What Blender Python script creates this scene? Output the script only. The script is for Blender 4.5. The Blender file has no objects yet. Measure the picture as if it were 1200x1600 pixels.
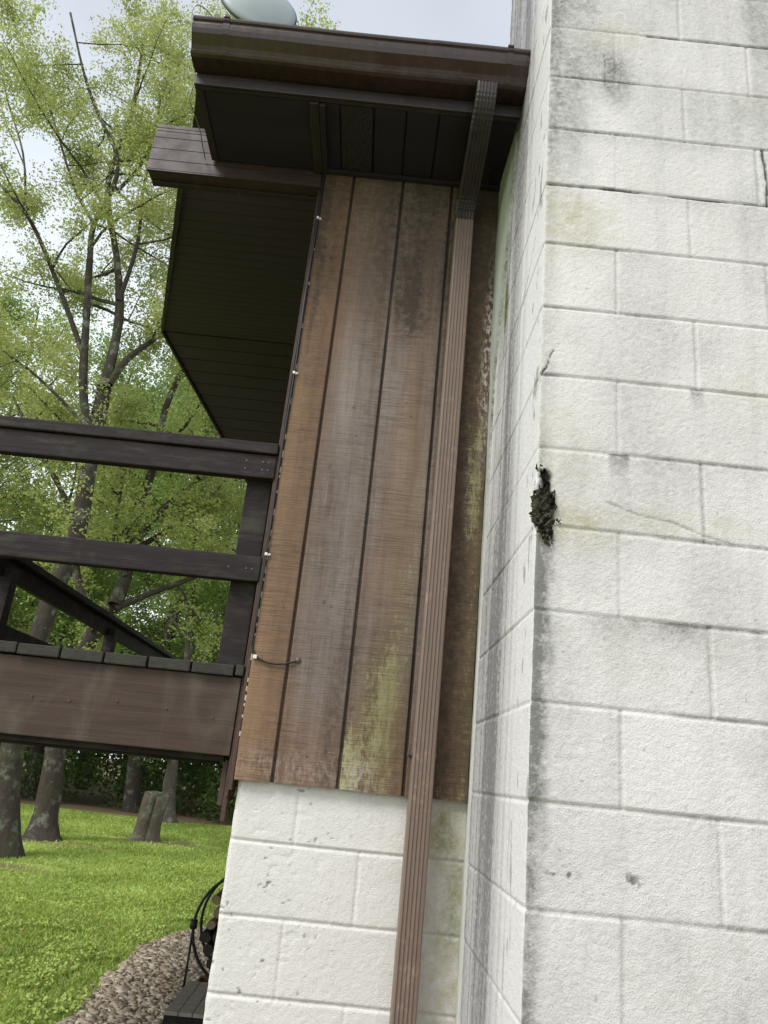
import bpy, bmesh, math, random
import numpy as np
from mathutils import Vector, Matrix
rad = math.radians
random.seed(7)
S = bpy.context.scene
COL = S.collection

# ------------------------------------------------------------ camera
H = 1.6
cam_d = bpy.data.cameras.new("camera"); cam = bpy.data.objects.new("camera", cam_d); COL.objects.link(cam)
rt = Vector((0.99479077, -0.03663055, 0.09512904)); up = Vector((-0.10189295, -0.32960773, 0.93860352)); fw = Vector((0.00302629, 0.9434071, 0.33162312))
cam.matrix_world = Matrix(((rt.x, up.x, -fw.x, 0), (rt.y, up.y, -fw.y, 0), (rt.z, up.z, -fw.z, H), (0, 0, 0, 1)))
cam_d.sensor_fit = 'HORIZONTAL'; cam_d.sensor_width = 36; cam_d.lens = 1175.9 / 1200 * 36
cam_d.clip_start = 0.05; cam_d.clip_end = 1000
S.camera = cam
S.render.resolution_x = 768; S.render.resolution_y = 1024

# ------------------------------------------------------------ world, sun, exposure
SUN_EL, SUN_AZ = 50, -48      # azimuth measured from the viewing side: negative = from the left, behind the viewer
w = bpy.data.worlds.new("World"); S.world = w; w.use_nodes = True
nt = w.node_tree; nt.nodes.clear()
out = nt.nodes.new('ShaderNodeOutputWorld'); bg = nt.nodes.new('ShaderNodeBackground')
sky = nt.nodes.new('ShaderNodeTexSky'); sky.sky_type = 'NISHITA'; sky.sun_disc = False
sky.sun_elevation = rad(SUN_EL); sky.air_density = 1.3; sky.dust_density = 4.0; sky.ozone_density = 1.0
sd = Vector((math.sin(rad(SUN_AZ)) * math.cos(rad(SUN_EL)), -math.cos(rad(SUN_AZ)) * math.cos(rad(SUN_EL)), math.sin(rad(SUN_EL))))
sky.sun_rotation = math.atan2(sd.x, sd.y)
hs = nt.nodes.new('ShaderNodeHueSaturation'); hs.inputs['Saturation'].default_value = 0.42
bg.inputs['Strength'].default_value = 0.10
tcw = nt.nodes.new('ShaderNodeTexCoord'); nz = nt.nodes.new('ShaderNodeTexNoise'); nz.inputs['Scale'].default_value = 1.6; nz.inputs['Detail'].default_value = 5
mx = nt.nodes.new('ShaderNodeMix'); mx.data_type = 'RGBA'
cr = nt.nodes.new('ShaderNodeMapRange'); cr.inputs[1].default_value = .3; cr.inputs[2].default_value = .7; cr.inputs[3].default_value = .45; cr.inputs[4].default_value = .85
nt.links.new(tcw.outputs['Generated'], nz.inputs['Vector']); nt.links.new(nz.outputs['Fac'], cr.inputs[0])
nt.links.new(sky.outputs[0], hs.inputs['Color']); nt.links.new(hs.outputs[0], mx.inputs[6]); mx.inputs[7].default_value = (6.6, 7.15, 7.9, 1)
nt.links.new(cr.outputs[0], mx.inputs[0])
sx = nt.nodes.new('ShaderNodeSeparateXYZ'); nt.links.new(tcw.outputs['Generated'], sx.inputs[0])
hz_ = nt.nodes.new('ShaderNodeMapRange'); nt.links.new(sx.outputs[2], hz_.inputs[0]); hz_.inputs[1].default_value = .15; hz_.inputs[2].default_value = .72
mb_ = nt.nodes.new('ShaderNodeMix'); mb_.data_type = 'RGBA'; mb_.inputs[6].default_value = (9.6, 10.6, 10.9, 1); nt.links.new(hz_.outputs[0], mb_.inputs[0]); nt.links.new(mx.outputs[2], mb_.inputs[7])
nt.links.new(mb_.outputs[2], bg.inputs['Color']); nt.links.new(bg.outputs[0], out.inputs[0])
sun_d = bpy.data.lights.new("sun", 'SUN'); sun = bpy.data.objects.new("sun", sun_d); COL.objects.link(sun)
sun_d.energy = 2.1; sun_d.angle = rad(24); sun_d.color = (1.0, .98, .95)
sun.rotation_euler = sd.to_track_quat('Z', 'Y').to_euler(); sun.location = (-6, -6, 12)
S.view_settings.view_transform = 'Standard'; S.view_settings.look = 'None'; S.view_settings.gamma = 1; S.view_settings.exposure = 0.5
S.render.engine = 'CYCLES'

# ------------------------------------------------------------ numpy noise
_r = np.random.RandomState(11)
_L = [_r.rand(128, 128) for _ in range(8)]
def vn(x, y, s=0):
    L = _L[s % 8]; x = np.asarray(x) + s * 17.31; y = np.asarray(y) + s * 9.17
    xi = np.floor(x).astype(int); yi = np.floor(y).astype(int); fx = x - xi; fy = y - yi
    fx = fx * fx * (3 - 2 * fx); fy = fy * fy * (3 - 2 * fy)
    a = L[xi % 128, yi % 128]; b = L[(xi + 1) % 128, yi % 128]; c = L[xi % 128, (yi + 1) % 128]; d = L[(xi + 1) % 128, (yi + 1) % 128]
    return (a * (1 - fx) + b * fx) * (1 - fy) + (c * (1 - fx) + d * fx) * fy
def fbm(x, y, s=0, o=4):
    t = 0; a = .5; n = 0
    for i in range(o):
        t = t + a * vn(x * 2 ** i, y * 2 ** i, s + i); n += a; a *= .5
    return t / n
def sst(a, b, x):
    t = np.clip((x - a) / (b - a), 0, 1); return t * t * (3 - 2 * t)
def blob(x, y, cx, cy, rx, ry, soft=.5):
    d = np.sqrt(((x - cx) / rx) ** 2 + ((y - cy) / ry) ** 2); return 1 - sst(1 - soft, 1 + soft, d)

# ------------------------------------------------------------ object helpers
def setp(o, label=None, cat=None, group=None, kind=None):
    if label: o['label'] = label
    if cat: o['category'] = cat
    if group: o['group'] = group
    if kind: o['kind'] = kind
    return o
def thing(name, label, cat, loc=(0, 0, 0), group=None):
    o = bpy.data.objects.new(name, None); COL.objects.link(o); o.location = loc; o.empty_display_size = .2
    return setp(o, label, cat, group)
def link(name, me, mat=None, parent=None):
    o = bpy.data.objects.new(name, me); COL.objects.link(o)
    if mat: me.materials.append(mat)
    if parent is not None:
        o.parent = parent
        wm = Vector((0, 0, 0)); q = parent
        while q is not None: wm += q.location; q = q.parent
        o.location = -wm
    return o
def npmesh(name, V, F, smooth=True, attrs=None):
    """V (n,3) floats, F (m,k) ints, all faces of one size"""
    me = bpy.data.meshes.new(name); V = np.asarray(V, np.float32); F = np.asarray(F, np.int32)
    me.vertices.add(len(V)); me.vertices.foreach_set('co', V.ravel())
    k = F.shape[1]; me.loops.add(F.size); me.loops.foreach_set('vertex_index', F.ravel())
    me.polygons.add(len(F)); me.polygons.foreach_set('loop_start', np.arange(0, F.size, k, dtype=np.int32))
    me.polygons.foreach_set('loop_total', np.full(len(F), k, np.int32))
    if smooth: me.polygons.foreach_set('use_smooth', np.ones(len(F), bool))
    for n, a in (attrs or {}).items():
        at = me.attributes.new(n, 'FLOAT', 'POINT'); at.data.foreach_set('value', np.asarray(a, np.float32).ravel())
    me.update(calc_edges=True); me.validate(); return me
def grid_faces(nu, nv, flip=False):
    i, j = np.meshgrid(np.arange(nu - 1), np.arange(nv - 1), indexing='ij'); a = (i * nv + j).ravel()
    f = np.stack([a, a + nv, a + nv + 1, a + 1], 1)
    return f[:, ::-1] if flip else f
class MB:
    def __init__(s): s.bm = bmesh.new()
    def box(s, x0, x1, y0, y1, z0, z1, bev=0, M=None):
        r = bmesh.ops.create_cube(s.bm, size=1)
        T = Matrix.Translation(((x0 + x1) / 2, (y0 + y1) / 2, (z0 + z1) / 2)) @ Matrix.Diagonal((abs(x1 - x0), abs(y1 - y0), abs(z1 - z0), 1))
        if M is not None: T = M @ T
        bmesh.ops.transform(s.bm, matrix=T, verts=r['verts'])
        if bev:
            es = list({e for v in r['verts'] for e in v.link_edges})
            bmesh.ops.bevel(s.bm, geom=es, offset=bev, segments=2, affect='EDGES', profile=.6)
        return s
    def quad(s, *p):
        s.bm.faces.new([s.bm.verts.new(q) for q in p]); return s
    def poly_prism(s, pts, thick):
        """pts: planar polygon (3D), thick: vector"""
        t = Vector(thick); a = [s.bm.verts.new(p) for p in pts]; b = [s.bm.verts.new(Vector(p) + t) for p in pts]; n = len(a)
        s.bm.faces.new(a); s.bm.faces.new(b[::-1])
        for i in range(n): s.bm.faces.new([a[i], a[(i + 1) % n], b[(i + 1) % n], b[i]][::-1])
        return s
    def tube(s, pts, r, n=8, cap=True):
        pts = [Vector(p) for p in pts]; rs = r if isinstance(r, (list, tuple)) else [r] * len(pts)
        prev = None; rings = []
        for i, p in enumerate(pts):
            t = (pts[min(i + 1, len(pts) - 1)] - pts[max(i - 1, 0)]).normalized()
            if prev is None: a = t.orthogonal().normalized()
            else: a = (prev - t * prev.dot(t)).normalized()
            prev = a; b = t.cross(a)
            rings.append([s.bm.verts.new(p + rs[i] * (math.cos(2 * math.pi * k / n) * a + math.sin(2 * math.pi * k / n) * b)) for k in range(n)])
        for i in range(len(rings) - 1):
            for k in range(n):
                f = s.bm.faces.new([rings[i][k], rings[i][(k + 1) % n], rings[i + 1][(k + 1) % n], rings[i + 1][k]]); f.smooth = True
        if cap: s.bm.faces.new(rings[0][::-1]); s.bm.faces.new(rings[-1])
        return s
    def sweep(s, sec, path, frames, cap=True, smooth=False):
        """sec: closed 2D list; path: points; frames: (A,B) vectors per point"""
        rings = [[s.bm.verts.new(Vector(p) + Vector(A) * u + Vector(B) * v) for u, v in sec] for p, (A, B) in zip(path, frames)]; n = len(sec)
        for i in range(len(rings) - 1):
            for k in range(n):
                f = s.bm.faces.new([rings[i][k], rings[i][(k + 1) % n], rings[i + 1][(k + 1) % n], rings[i + 1][k]]); f.smooth = smooth
        if cap: s.bm.faces.new(rings[0][::-1]); s.bm.faces.new(rings[-1])
        return s
    def build(s, name, mat, parent=None, recalc=True):
        if recalc: bmesh.ops.recalc_face_normals(s.bm, faces=s.bm.faces[:])
        me = bpy.data.meshes.new(name); s.bm.to_mesh(me); s.bm.free()
        return link(name, me, mat, parent)

# ------------------------------------------------------------ node helpers
class NT:
    def __init__(s, name):
        s.m = bpy.data.materials.new(name); s.m.use_nodes = True; s.t = s.m.node_tree
        s.b = s.t.nodes['Principled BSDF']; s.tc = s.t.nodes.new('ShaderNodeTexCoord'); s.co = s.tc.outputs['Object']
    def n(s, t, **k):
        x = s.t.nodes.new(t)
        for a, b in k.items(): setattr(x, a, b)
        return x
    def l(s, a, b): s.t.links.new(a, b)
    def put(s, sock, v):
        if hasattr(v, 'links') or hasattr(v, 'is_linked'): s.l(v, sock)
        else: sock.default_value = v
    def attr(s, name): return s.n('ShaderNodeAttribute', attribute_name=name).outputs['Fac']
    def scale(s, v, src=None):
        m = s.n('ShaderNodeMapping'); m.inputs['Scale'].default_value = v; s.l(src or s.co, m.inputs[0]); return m.outputs[0]
    def noise(s, sc=5, det=4, rough=.55, vec=None, dist=0):
        x = s.n('ShaderNodeTexNoise'); x.inputs['Scale'].default_value = sc; x.inputs['Detail'].default_value = det
        x.inputs['Roughness'].default_value = rough; x.inputs['Distortion'].default_value = dist; s.l(vec or s.co, x.inputs['Vector']); return x.outputs['Fac']
    def vor(s, sc=5, vec=None, feat='F1'):
        x = s.n('ShaderNodeTexVoronoi', feature=feat); x.inputs['Scale'].default_value = sc; s.l(vec or s.co, x.inputs['Vector']); return x
    def rng(s, v, a, b, c=0, d=1):
        x = s.n('ShaderNodeMapRange'); s.l(v, x.inputs[0])
        for i, q in enumerate((a, b, c, d)): s.put(x.inputs[i + 1], q)
        return x.outputs[0]
    def math(s, op, a, b=0.0, clamp=False):
        x = s.n('ShaderNodeMath', operation=op, use_clamp=clamp); s.put(x.inputs[0], a); s.put(x.inputs[1], b); return x.outputs[0]
    def mix(s, f, a, b, mode='MIX'):
        x = s.n('ShaderNodeMix', data_type='RGBA', blend_type=mode); s.put(x.inputs[0], f); s.put(x.inputs[6], a); s.put(x.inputs[7], b); return x.outputs[2]
    def ramp(s, f, stops):
        x = s.n('ShaderNodeValToRGB'); s.l(f, x.inputs[0]); e = x.color_ramp.elements
        while len(e) < len(stops): e.new(.5)
        for q, (p, c) in zip(e, stops): q.position = p; q.color = (*c, 1)
        return x.outputs[0]
    def bump(s, h, st=.3, d=.005, prev=None):
        x = s.n('ShaderNodeBump'); x.inputs['Strength'].default_value = st; x.inputs['Distance'].default_value = d; s.l(h, x.inputs['Height'])
        if prev is not None: s.l(prev, x.inputs['Normal'])
        return x.outputs[0]
    def fin(s, col, rough=.7, nrm=None, spec=.3, **k):
        s.put(s.b.inputs['Base Color'], col); s.put(s.b.inputs['Roughness'], rough); s.b.inputs['Specular IOR Level'].default_value = spec
        if nrm is not None: s.l(nrm, s.b.inputs['Normal'])
        for a, v in k.items(): s.b.inputs[a.replace('_', ' ')].default_value = v
        return s.m
c4 = lambda r, g, b: (r, g, b, 1)

# painted concrete block: attributes grime, moss, crack (with the hole's painted shade), yellow, chip
def block_material():
    m = NT('painted_block')
    base = m.mix(m.noise(3.2, 4), c4(.665, .637, .612), c4(.75, .722, .705))
    streak = m.noise(1, 4, .6, m.scale((34, 34, 1.1)))
    base = m.mix(m.rng(streak, .48, .76, 0, .11), base, c4(.36, .365, .365))
    pits = m.rng(m.noise(130, 2, .6, None, .6), .30, .37, 1, 0)
    g = m.attr('grime')
    pore2 = m.rng(m.vor(85).outputs['Distance'], .10, .22, 1, 0); base = m.mix(m.math('MULTIPLY', pore2, .16), base, c4(.22, .215, .20))
    gn = m.noise(60, 5, .75)
    gm = m.math('MULTIPLY', g, m.rng(gn, .25, .75, .35, 1.5), True)
    col = m.mix(m.math('MULTIPLY', gm, .88, True), base, c4(.115, .115, .105))
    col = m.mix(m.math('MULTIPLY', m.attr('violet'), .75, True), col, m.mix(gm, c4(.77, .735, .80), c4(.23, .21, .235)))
    col = m.mix(m.math('MULTIPLY', m.attr('yellow'), m.rng(m.noise(22, 4, .7), .35, .7, .1, 1), True), col, c4(.36, .32, .14))
    col = m.mix(m.math('MULTIPLY', pits, m.rng(g, 0, 1, .20, .6)), col, c4(.16, .155, .14))
    mo = m.math('MULTIPLY', m.attr('moss'), m.rng(m.noise(90, 3, .7), .3, .6, .3, 1.2), True)
    col = m.mix(mo, col, m.mix(m.noise(120, 2), c4(.03, .045, .012), c4(.15, .19, .03)))
    col = m.mix(m.attr('crack'), col, c4(.028, .028, .024))
    col = m.mix(m.attr('chip'), col, c4(.17, .165, .155))
    b = m.bump(m.noise(230, 3, .7), .75, .003)
    b = m.bump(m.noise(120, 3, .6), .22, .003, b)
    return m.fin(col, m.rng(m.noise(70, 3), .3, .7, .5, .75), b, .3)

# rough sawn siding: attributes groove, grey, orange, dark, moss, chalk
def siding_material():
    m = NT('rough_sawn_siding')
    cross = m.noise(1, 3, .7, m.scale((9, 9, 300)), .25)
    cross2 = m.noise(1, 2, .6, m.scale((50, 50, 120)))
    fib = m.noise(1, 4, .7, m.scale((240, 240, 5)), .2)
    streak = m.noise(1, 6, .68, m.scale((20, 20, 1.3)), .35)
    big = m.noise(2.3, 3)
    warm = m.mix(streak, c4(.115, .066, .042), c4(.31, .185, .112))
    grey = m.mix(streak, c4(.14, .105, .09), c4(.34, .285, .262))
    gf = m.math('MULTIPLY', m.attr('grey'), m.rng(streak, .3, .6, .45, 1.25), True)
    col = m.mix(gf, warm, grey)
    col = m.mix(m.math('MULTIPLY', m.attr('orange'), m.rng(streak, .35, .65, .3, 1), True), col, c4(.31, .195, .118))
    col = m.mix(m.rng(big, .35, .75, 0, .35), col, c4(.11, .075, .055))
    lines = m.rng(cross, .36, .56, 1, 0)
    col = m.mix(m.math('MULTIPLY', lines, m.rng(m.noise(7, 3), .35, .65, .12, .60)), col, c4(.065, .045, .035))
    col = m.mix(m.math('MULTIPLY', m.rng(fib, .32, .5, 1, 0), .28), col, c4(.10, .07, .055))
    col = m.mix(m.math('MULTIPLY', m.rng(fib, .58, .75, 0, 1), m.math('MULTIPLY', m.attr('grey'), .35)), col, c4(.5, .46, .43))
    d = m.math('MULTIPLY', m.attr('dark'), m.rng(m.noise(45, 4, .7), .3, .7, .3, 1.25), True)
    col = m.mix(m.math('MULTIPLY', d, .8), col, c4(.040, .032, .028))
    mn = m.math('ADD', m.math('MULTIPLY', m.noise(1, 6, .85, m.scale((85, 85, 24))), .7), m.math('MULTIPLY', cross, .3))
    mo = m.rng(m.math('ADD', mn, m.math('MULTIPLY', m.attr('moss'), .185)), .60, .74, 0, .85)
    col = m.mix(mo, col, m.mix(m.noise(30, 3), c4(.29, .28, .12), c4(.52, .51, .31)))
    col = m.mix(m.math('MULTIPLY', m.attr('olive'), m.rng(streak, .3, .7, .4, 1), True), col, c4(.11, .085, .04))
    ck = m.math('MULTIPLY', m.attr('chalk'), m.rng(m.noise(1, 3, .7, m.scale((90, 90, 40))), .45, .6, 0, 1), True)
    col = m.mix(ck, col, c4(.48, .42, .40))
    col = m.mix(m.math('MULTIPLY', m.attr('groove'), m.rng(m.noise(1, 3, .6, m.scale((20, 20, 5))), .3, .7, .7, 1)), col, c4(.032, .023, .018))
    b = m.bump(cross, .55, .004); b = m.bump(fib, .25, .002, b)
    return m.fin(col, .82, b, .22)

def dark_timber():
    m = NT('dark_stained_timber')
    g = m.noise(1, 5, .65, m.scale((3.5, 60, 60)), .4)
    gy = m.noise(1, 4, .65, m.scale((60, 3.5, 60)), .4)
    col = m.mix(g, c4(.011, .008, .009), c4(.034, .026, .027))
    w_ = m.rng(m.noise(1, 5, .7, m.scale((5, 12, 22))), .50, .72, 0, 1)
    col = m.mix(m.math('MULTIPLY', w_, .45), col, c4(.10, .078, .066))
    col = m.mix(m.rng(m.noise(9, 4), .55, .75, 0, .5), col, c4(.06, .068, .045))
    b = m.bump(g, .5, .004); b = m.bump(m.noise(120, 3), .3, .002, b)
    return m.fin(col, .7, b, .18)
def rim_timber():
    m = NT('weathered_rim_timber')
    g = m.noise(1, 5, .65, m.scale((2.2, 50, 42)), .6)
    col = m.mix(g, c4(.022, .014, .012), c4(.088, .052, .038))
    st = m.rng(m.noise(1, 5, .6, m.scale((6, 6, 2.0)), .8), .48, .72, 0, .55)
    col = m.mix(st, col, c4(.135, .118, .085))
    col = m.mix(m.rng(m.noise(1, 4, .6, m.scale((5, 5, 2))), .60, .75, 0, .8), col, c4(.035, .04, .028))
    b = m.bump(g, .5, .004)
    return m.fin(col, .6, b, .3)
def deck_end_timber():
    m = NT('mossy_deck_board')
    g = m.noise(1, 4, .6, m.scale((40, 5, 70)))
    col = m.mix(g, c4(.022, .020, .018), c4(.066, .060, .052))
    col = m.mix(m.rng(m.noise(14, 4), .5, .75, 0, .6), col, c4(.05, .06, .035))
    return m.fin(col, .85, m.bump(g, .6, .005), .2)
def painted_metal(name, a, b_, rough=.42, streak=True):
    m = NT(name)
    s_ = m.noise(1, 4, .6, m.scale((40, 9, 4) if streak else (9, 9, 9)))
    col = m.mix(s_, c4(*a), c4(*b_))
    col = m.mix(m.rng(m.noise(26, 5, .7), .58, .78, 0, .5), col, c4(*[min(1, q * 2.1) for q in b_]))
    return m.fin(col, m.rng(m.noise(14, 4), .3, .7, rough - .1, rough + .15), m.bump(m.noise(16, 2), .12, .004), .45)
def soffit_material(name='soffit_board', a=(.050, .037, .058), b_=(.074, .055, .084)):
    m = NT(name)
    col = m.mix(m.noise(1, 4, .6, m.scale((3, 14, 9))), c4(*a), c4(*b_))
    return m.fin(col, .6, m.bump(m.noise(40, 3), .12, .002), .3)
def vent_material():
    m = NT('perforated_vent')
    v = m.vor(120); hole = m.rng(v.outputs['Distance'], .25, .42, 1, 0)
    col = m.mix(hole, c4(.030, .026, .030), c4(.006, .006, .006))
    return m.fin(col, .6, m.bump(v.outputs['Distance'], .5, .002), .3)
def bark_material(name='bark', a=(.035, .028, .022), b_=(.15, .125, .10), lichen=.5):
    m = NT(name)
    f = m.noise(1, 5, .7, m.scale((16, 16, 4)), .5)
    col = m.mix(f, c4(*a), c4(*b_))
    li = m.rng(m.noise(3.4, 5, .7), .52, .64, 0, lichen)
    col = m.mix(li, col, c4(.30, .33, .26))
    col = m.mix(m.rng(m.noise(1.9, 4, .6), .56, .7, 0, .6), col, c4(.06, .075, .025))
    sepz = m.n('ShaderNodeSeparateXYZ'); m.l(m.co, sepz.inputs[0])
    return m.fin(col, .9, m.bump(f, 1, .03), .15)
def leaf_material(name, a, b_, c_):
    m = NT(name)
    col = m.mix(m.attr('tone'), c4(*a), c4(*b_))
    col = m.mix(m.rng(m.noise(.55, 3), .4, .65), col, c4(*c_))
    tr = m.n('ShaderNodeBsdfTranslucent'); ms = m.n('ShaderNodeMixShader'); ms.inputs[0].default_value = .55
    brt = m.mix(.5, col, c4(.46, .50, .16))
    m.l(brt, tr.inputs[0]); m.fin(col, .5, None, .35)
    o = m.t.nodes['Material Output']; m.l(m.b.outputs[0], ms.inputs[1]); m.l(tr.outputs[0], ms.inputs[2]); m.l(ms.outputs[0], o.inputs[0])
    return m.m
def simple(name, col, rough=.6, spec=.3, metal=0, nz_=0.0, sc=30):
    m = NT(name); c = c4(*col)
    if nz_: c = m.mix(m.noise(sc, 4), c4(*[q * (1 - nz_) for q in col]), c4(*[q * (1 + nz_) for q in col]))
    m.b.inputs['Metallic'].default_value = metal
    return m.fin(c, rough, m.bump(m.noise(sc, 3), .15, .002) if nz_ else None, spec)
def ground_material():
    m = NT('lawn_soil')
    n1 = m.noise(.9, 5, .6); n2 = m.noise(14, 5, .7)
    col = m.mix(n2, c4(.19, .27, .05), c4(.40, .49, .12))
    col = m.mix(m.rng(n1, .45, .7, 0, .7), col, c4(.18, .25, .045))
    col = m.mix(m.rng(m.noise(.35, 4), .58, .72, 0, .5), col, c4(.15, .14, .06))
    col = m.mix(m.attr('dirt'), col, m.mix(n2, c4(.09, .06, .035), c4(.20, .15, .09)))
    return m.fin(col, .9, m.bump(n2, .8, .03), .15)
def grass_material():
    m = NT('grass_blades')
    col = m.mix(m.attr('tone'), c4(.23, .33, .07), c4(.54, .64, .18))
    col = m.mix(m.rng(m.noise(.8, 4), .42, .66, 0, .65), col, c4(.25, .30, .05))
    tr = m.n('ShaderNodeBsdfTranslucent'); ms = m.n('ShaderNodeMixShader'); ms.inputs[0].default_value = .3
    m.l(col, tr.inputs[0]); m.fin(col, .6, None, .25)
    o = m.t.nodes['Material Output']; m.l(m.b.outputs[0], ms.inputs[1]); m.l(tr.outputs[0], ms.inputs[2]); m.l(ms.outputs[0], o.inputs[0])
    return m.m
def stone_material():
    m = NT('shale_chips')
    col = m.mix(m.attr('tone'), c4(.25, .20, .15), c4(.52, .45, .35))
    col = m.mix(m.rng(m.noise(3, 3), .55, .7, 0, .5), col, c4(.24, .16, .10))
    return m.fin(col, .85, m.bump(m.noise(60, 3), .4, .004), .25)

M = dict(block=block_material(), siding=siding_material(), timber=dark_timber(), rim=rim_timber(), dboard=deck_end_timber(),
         gutter=painted_metal('brown_gutter_metal', (.018, .012, .012), (.060, .034, .027), .22),
         fascia=painted_metal('brown_fascia_metal', (.018, .014, .015), (.045, .032, .030), .45),
         beam=painted_metal('brown_beam_cladding', (.034, .020, .020), (.066, .040, .037), .5),
         down=painted_metal('tan_brown_downspout', (.150, .106, .084), (.225, .162, .130), .42),
         elbow=painted_metal('shade_brown_elbow', (.020, .016, .016), (.048, .038, .034), .5),  # brown darkened, shade under the eave put into the elbow's colour
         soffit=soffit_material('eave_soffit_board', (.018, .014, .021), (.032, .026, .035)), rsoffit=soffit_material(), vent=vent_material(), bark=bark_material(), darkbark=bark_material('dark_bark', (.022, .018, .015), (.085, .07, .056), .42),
         trim=simple('brown_corner_board', (.075, .045, .035), .7, .3, 0, .5, 40), caulk=simple('old_caulk', (.42, .36, .27), .8, .2, 0, .2, 60),
         cable=simple('black_cable', (.02, .02, .022), .45, .4), clip=simple('white_clip', (.72, .70, .66), .5, .4), nail=simple('nail_head', (.10, .08, .07), .5, .5, .5),
         dish=simple('grey_dish', (.30, .34, .35), .45, .4, 0, .08, 12), steel=simple('galvanised_steel', (.35, .36, .37), .4, .5, .8),
         shingle=simple('shingle', (.07, .06, .055), .9, .2, 0, .4, 60), iron=simple('black_iron', (.018, .018, .02), .5, .4),
         plank=simple('grey_brown_plank', (.30, .26, .225), .7, .25, 0, .35, 20), plank2=simple('pale_plank', (.27, .25, .20), .8, .2, 0, .25, 20),
         boxw=simple('brown_wood_box', (.16, .085, .055), .8, .2, 0, .3, 20), parge=None, logend=simple('split_wood', (.30, .22, .15), .9, .15, 0, .4, 14))
def parge_material():
    m = NT('pale_parging')
    s_ = m.noise(1, 5, .65, m.scale((20, 20, 2)))
    col = m.mix(s_, c4(.38, .395, .34), c4(.57, .575, .54))
    col = m.mix(m.math('MULTIPLY', m.attr('grime'), m.rng(m.noise(50, 4, .7), .3, .7, .3, 1.2), True), col, c4(.045, .055, .03))
    return m.fin(col, .55, m.bump(m.noise(60, 3), .3, .003), .35)
M['parge'] = parge_material()

# ============================================================ CHIMNEY + HOUSE
C = 0.2032; Z0 = 1.381; XS = 0.3646; YF = 1.672; YB = 2.40; YW = 2.50; YS = 2.475; XL = -0.357
house = thing('house', 'house of rough brown boards over white blocks with dark eave and block chimney', 'house', (0, 2.5, 0))

def axis(lo, hi, f0, f1, fine, coarse):
    a = []
    if lo < f0: a += list(np.linspace(lo, f0, max(2, int((f0 - lo) / coarse) + 1))[:-1])
    a += list(np.linspace(f0, f1, int((f1 - f0) / fine) + 1))
    if hi > f1: a += list(np.linspace(f1, hi, max(2, int((hi - f1) / coarse) + 1))[1:])
    return np.array(a)
def joints(u, z, u0, full_even, wob=1):
    """depth (m, positive inward) of painted mortar joints; u from the corner, z height"""
    zz = z + .0022 * (fbm(u * 5, z * 3, 3) - .5) * 2
    k = np.floor((zz - Z0) / C).astype(int)
    dz = np.abs((zz - Z0) / C - np.round((zz - Z0) / C)) * C
    off = np.where((k % 2 == 0) == full_even, 0.0, C)
    uu = u - u0 - off + .005 + .003 * (fbm(u * 9, z * 6, 5) - .5)
    du = np.abs(uu / (2 * C) - np.round(uu / (2 * C))) * 2 * C
    hj = 1 - sst(.0020, .0068, dz)
    vj = 1 - sst(.0020, .0068, du)
    vstr = .35 + .65 * vn(np.round(uu / (2 * C)) * 3.7 + .5, k * 2.3 + .5, 2)
    return hj, vj * vstr, k, dz, (zz - Z0)

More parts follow.
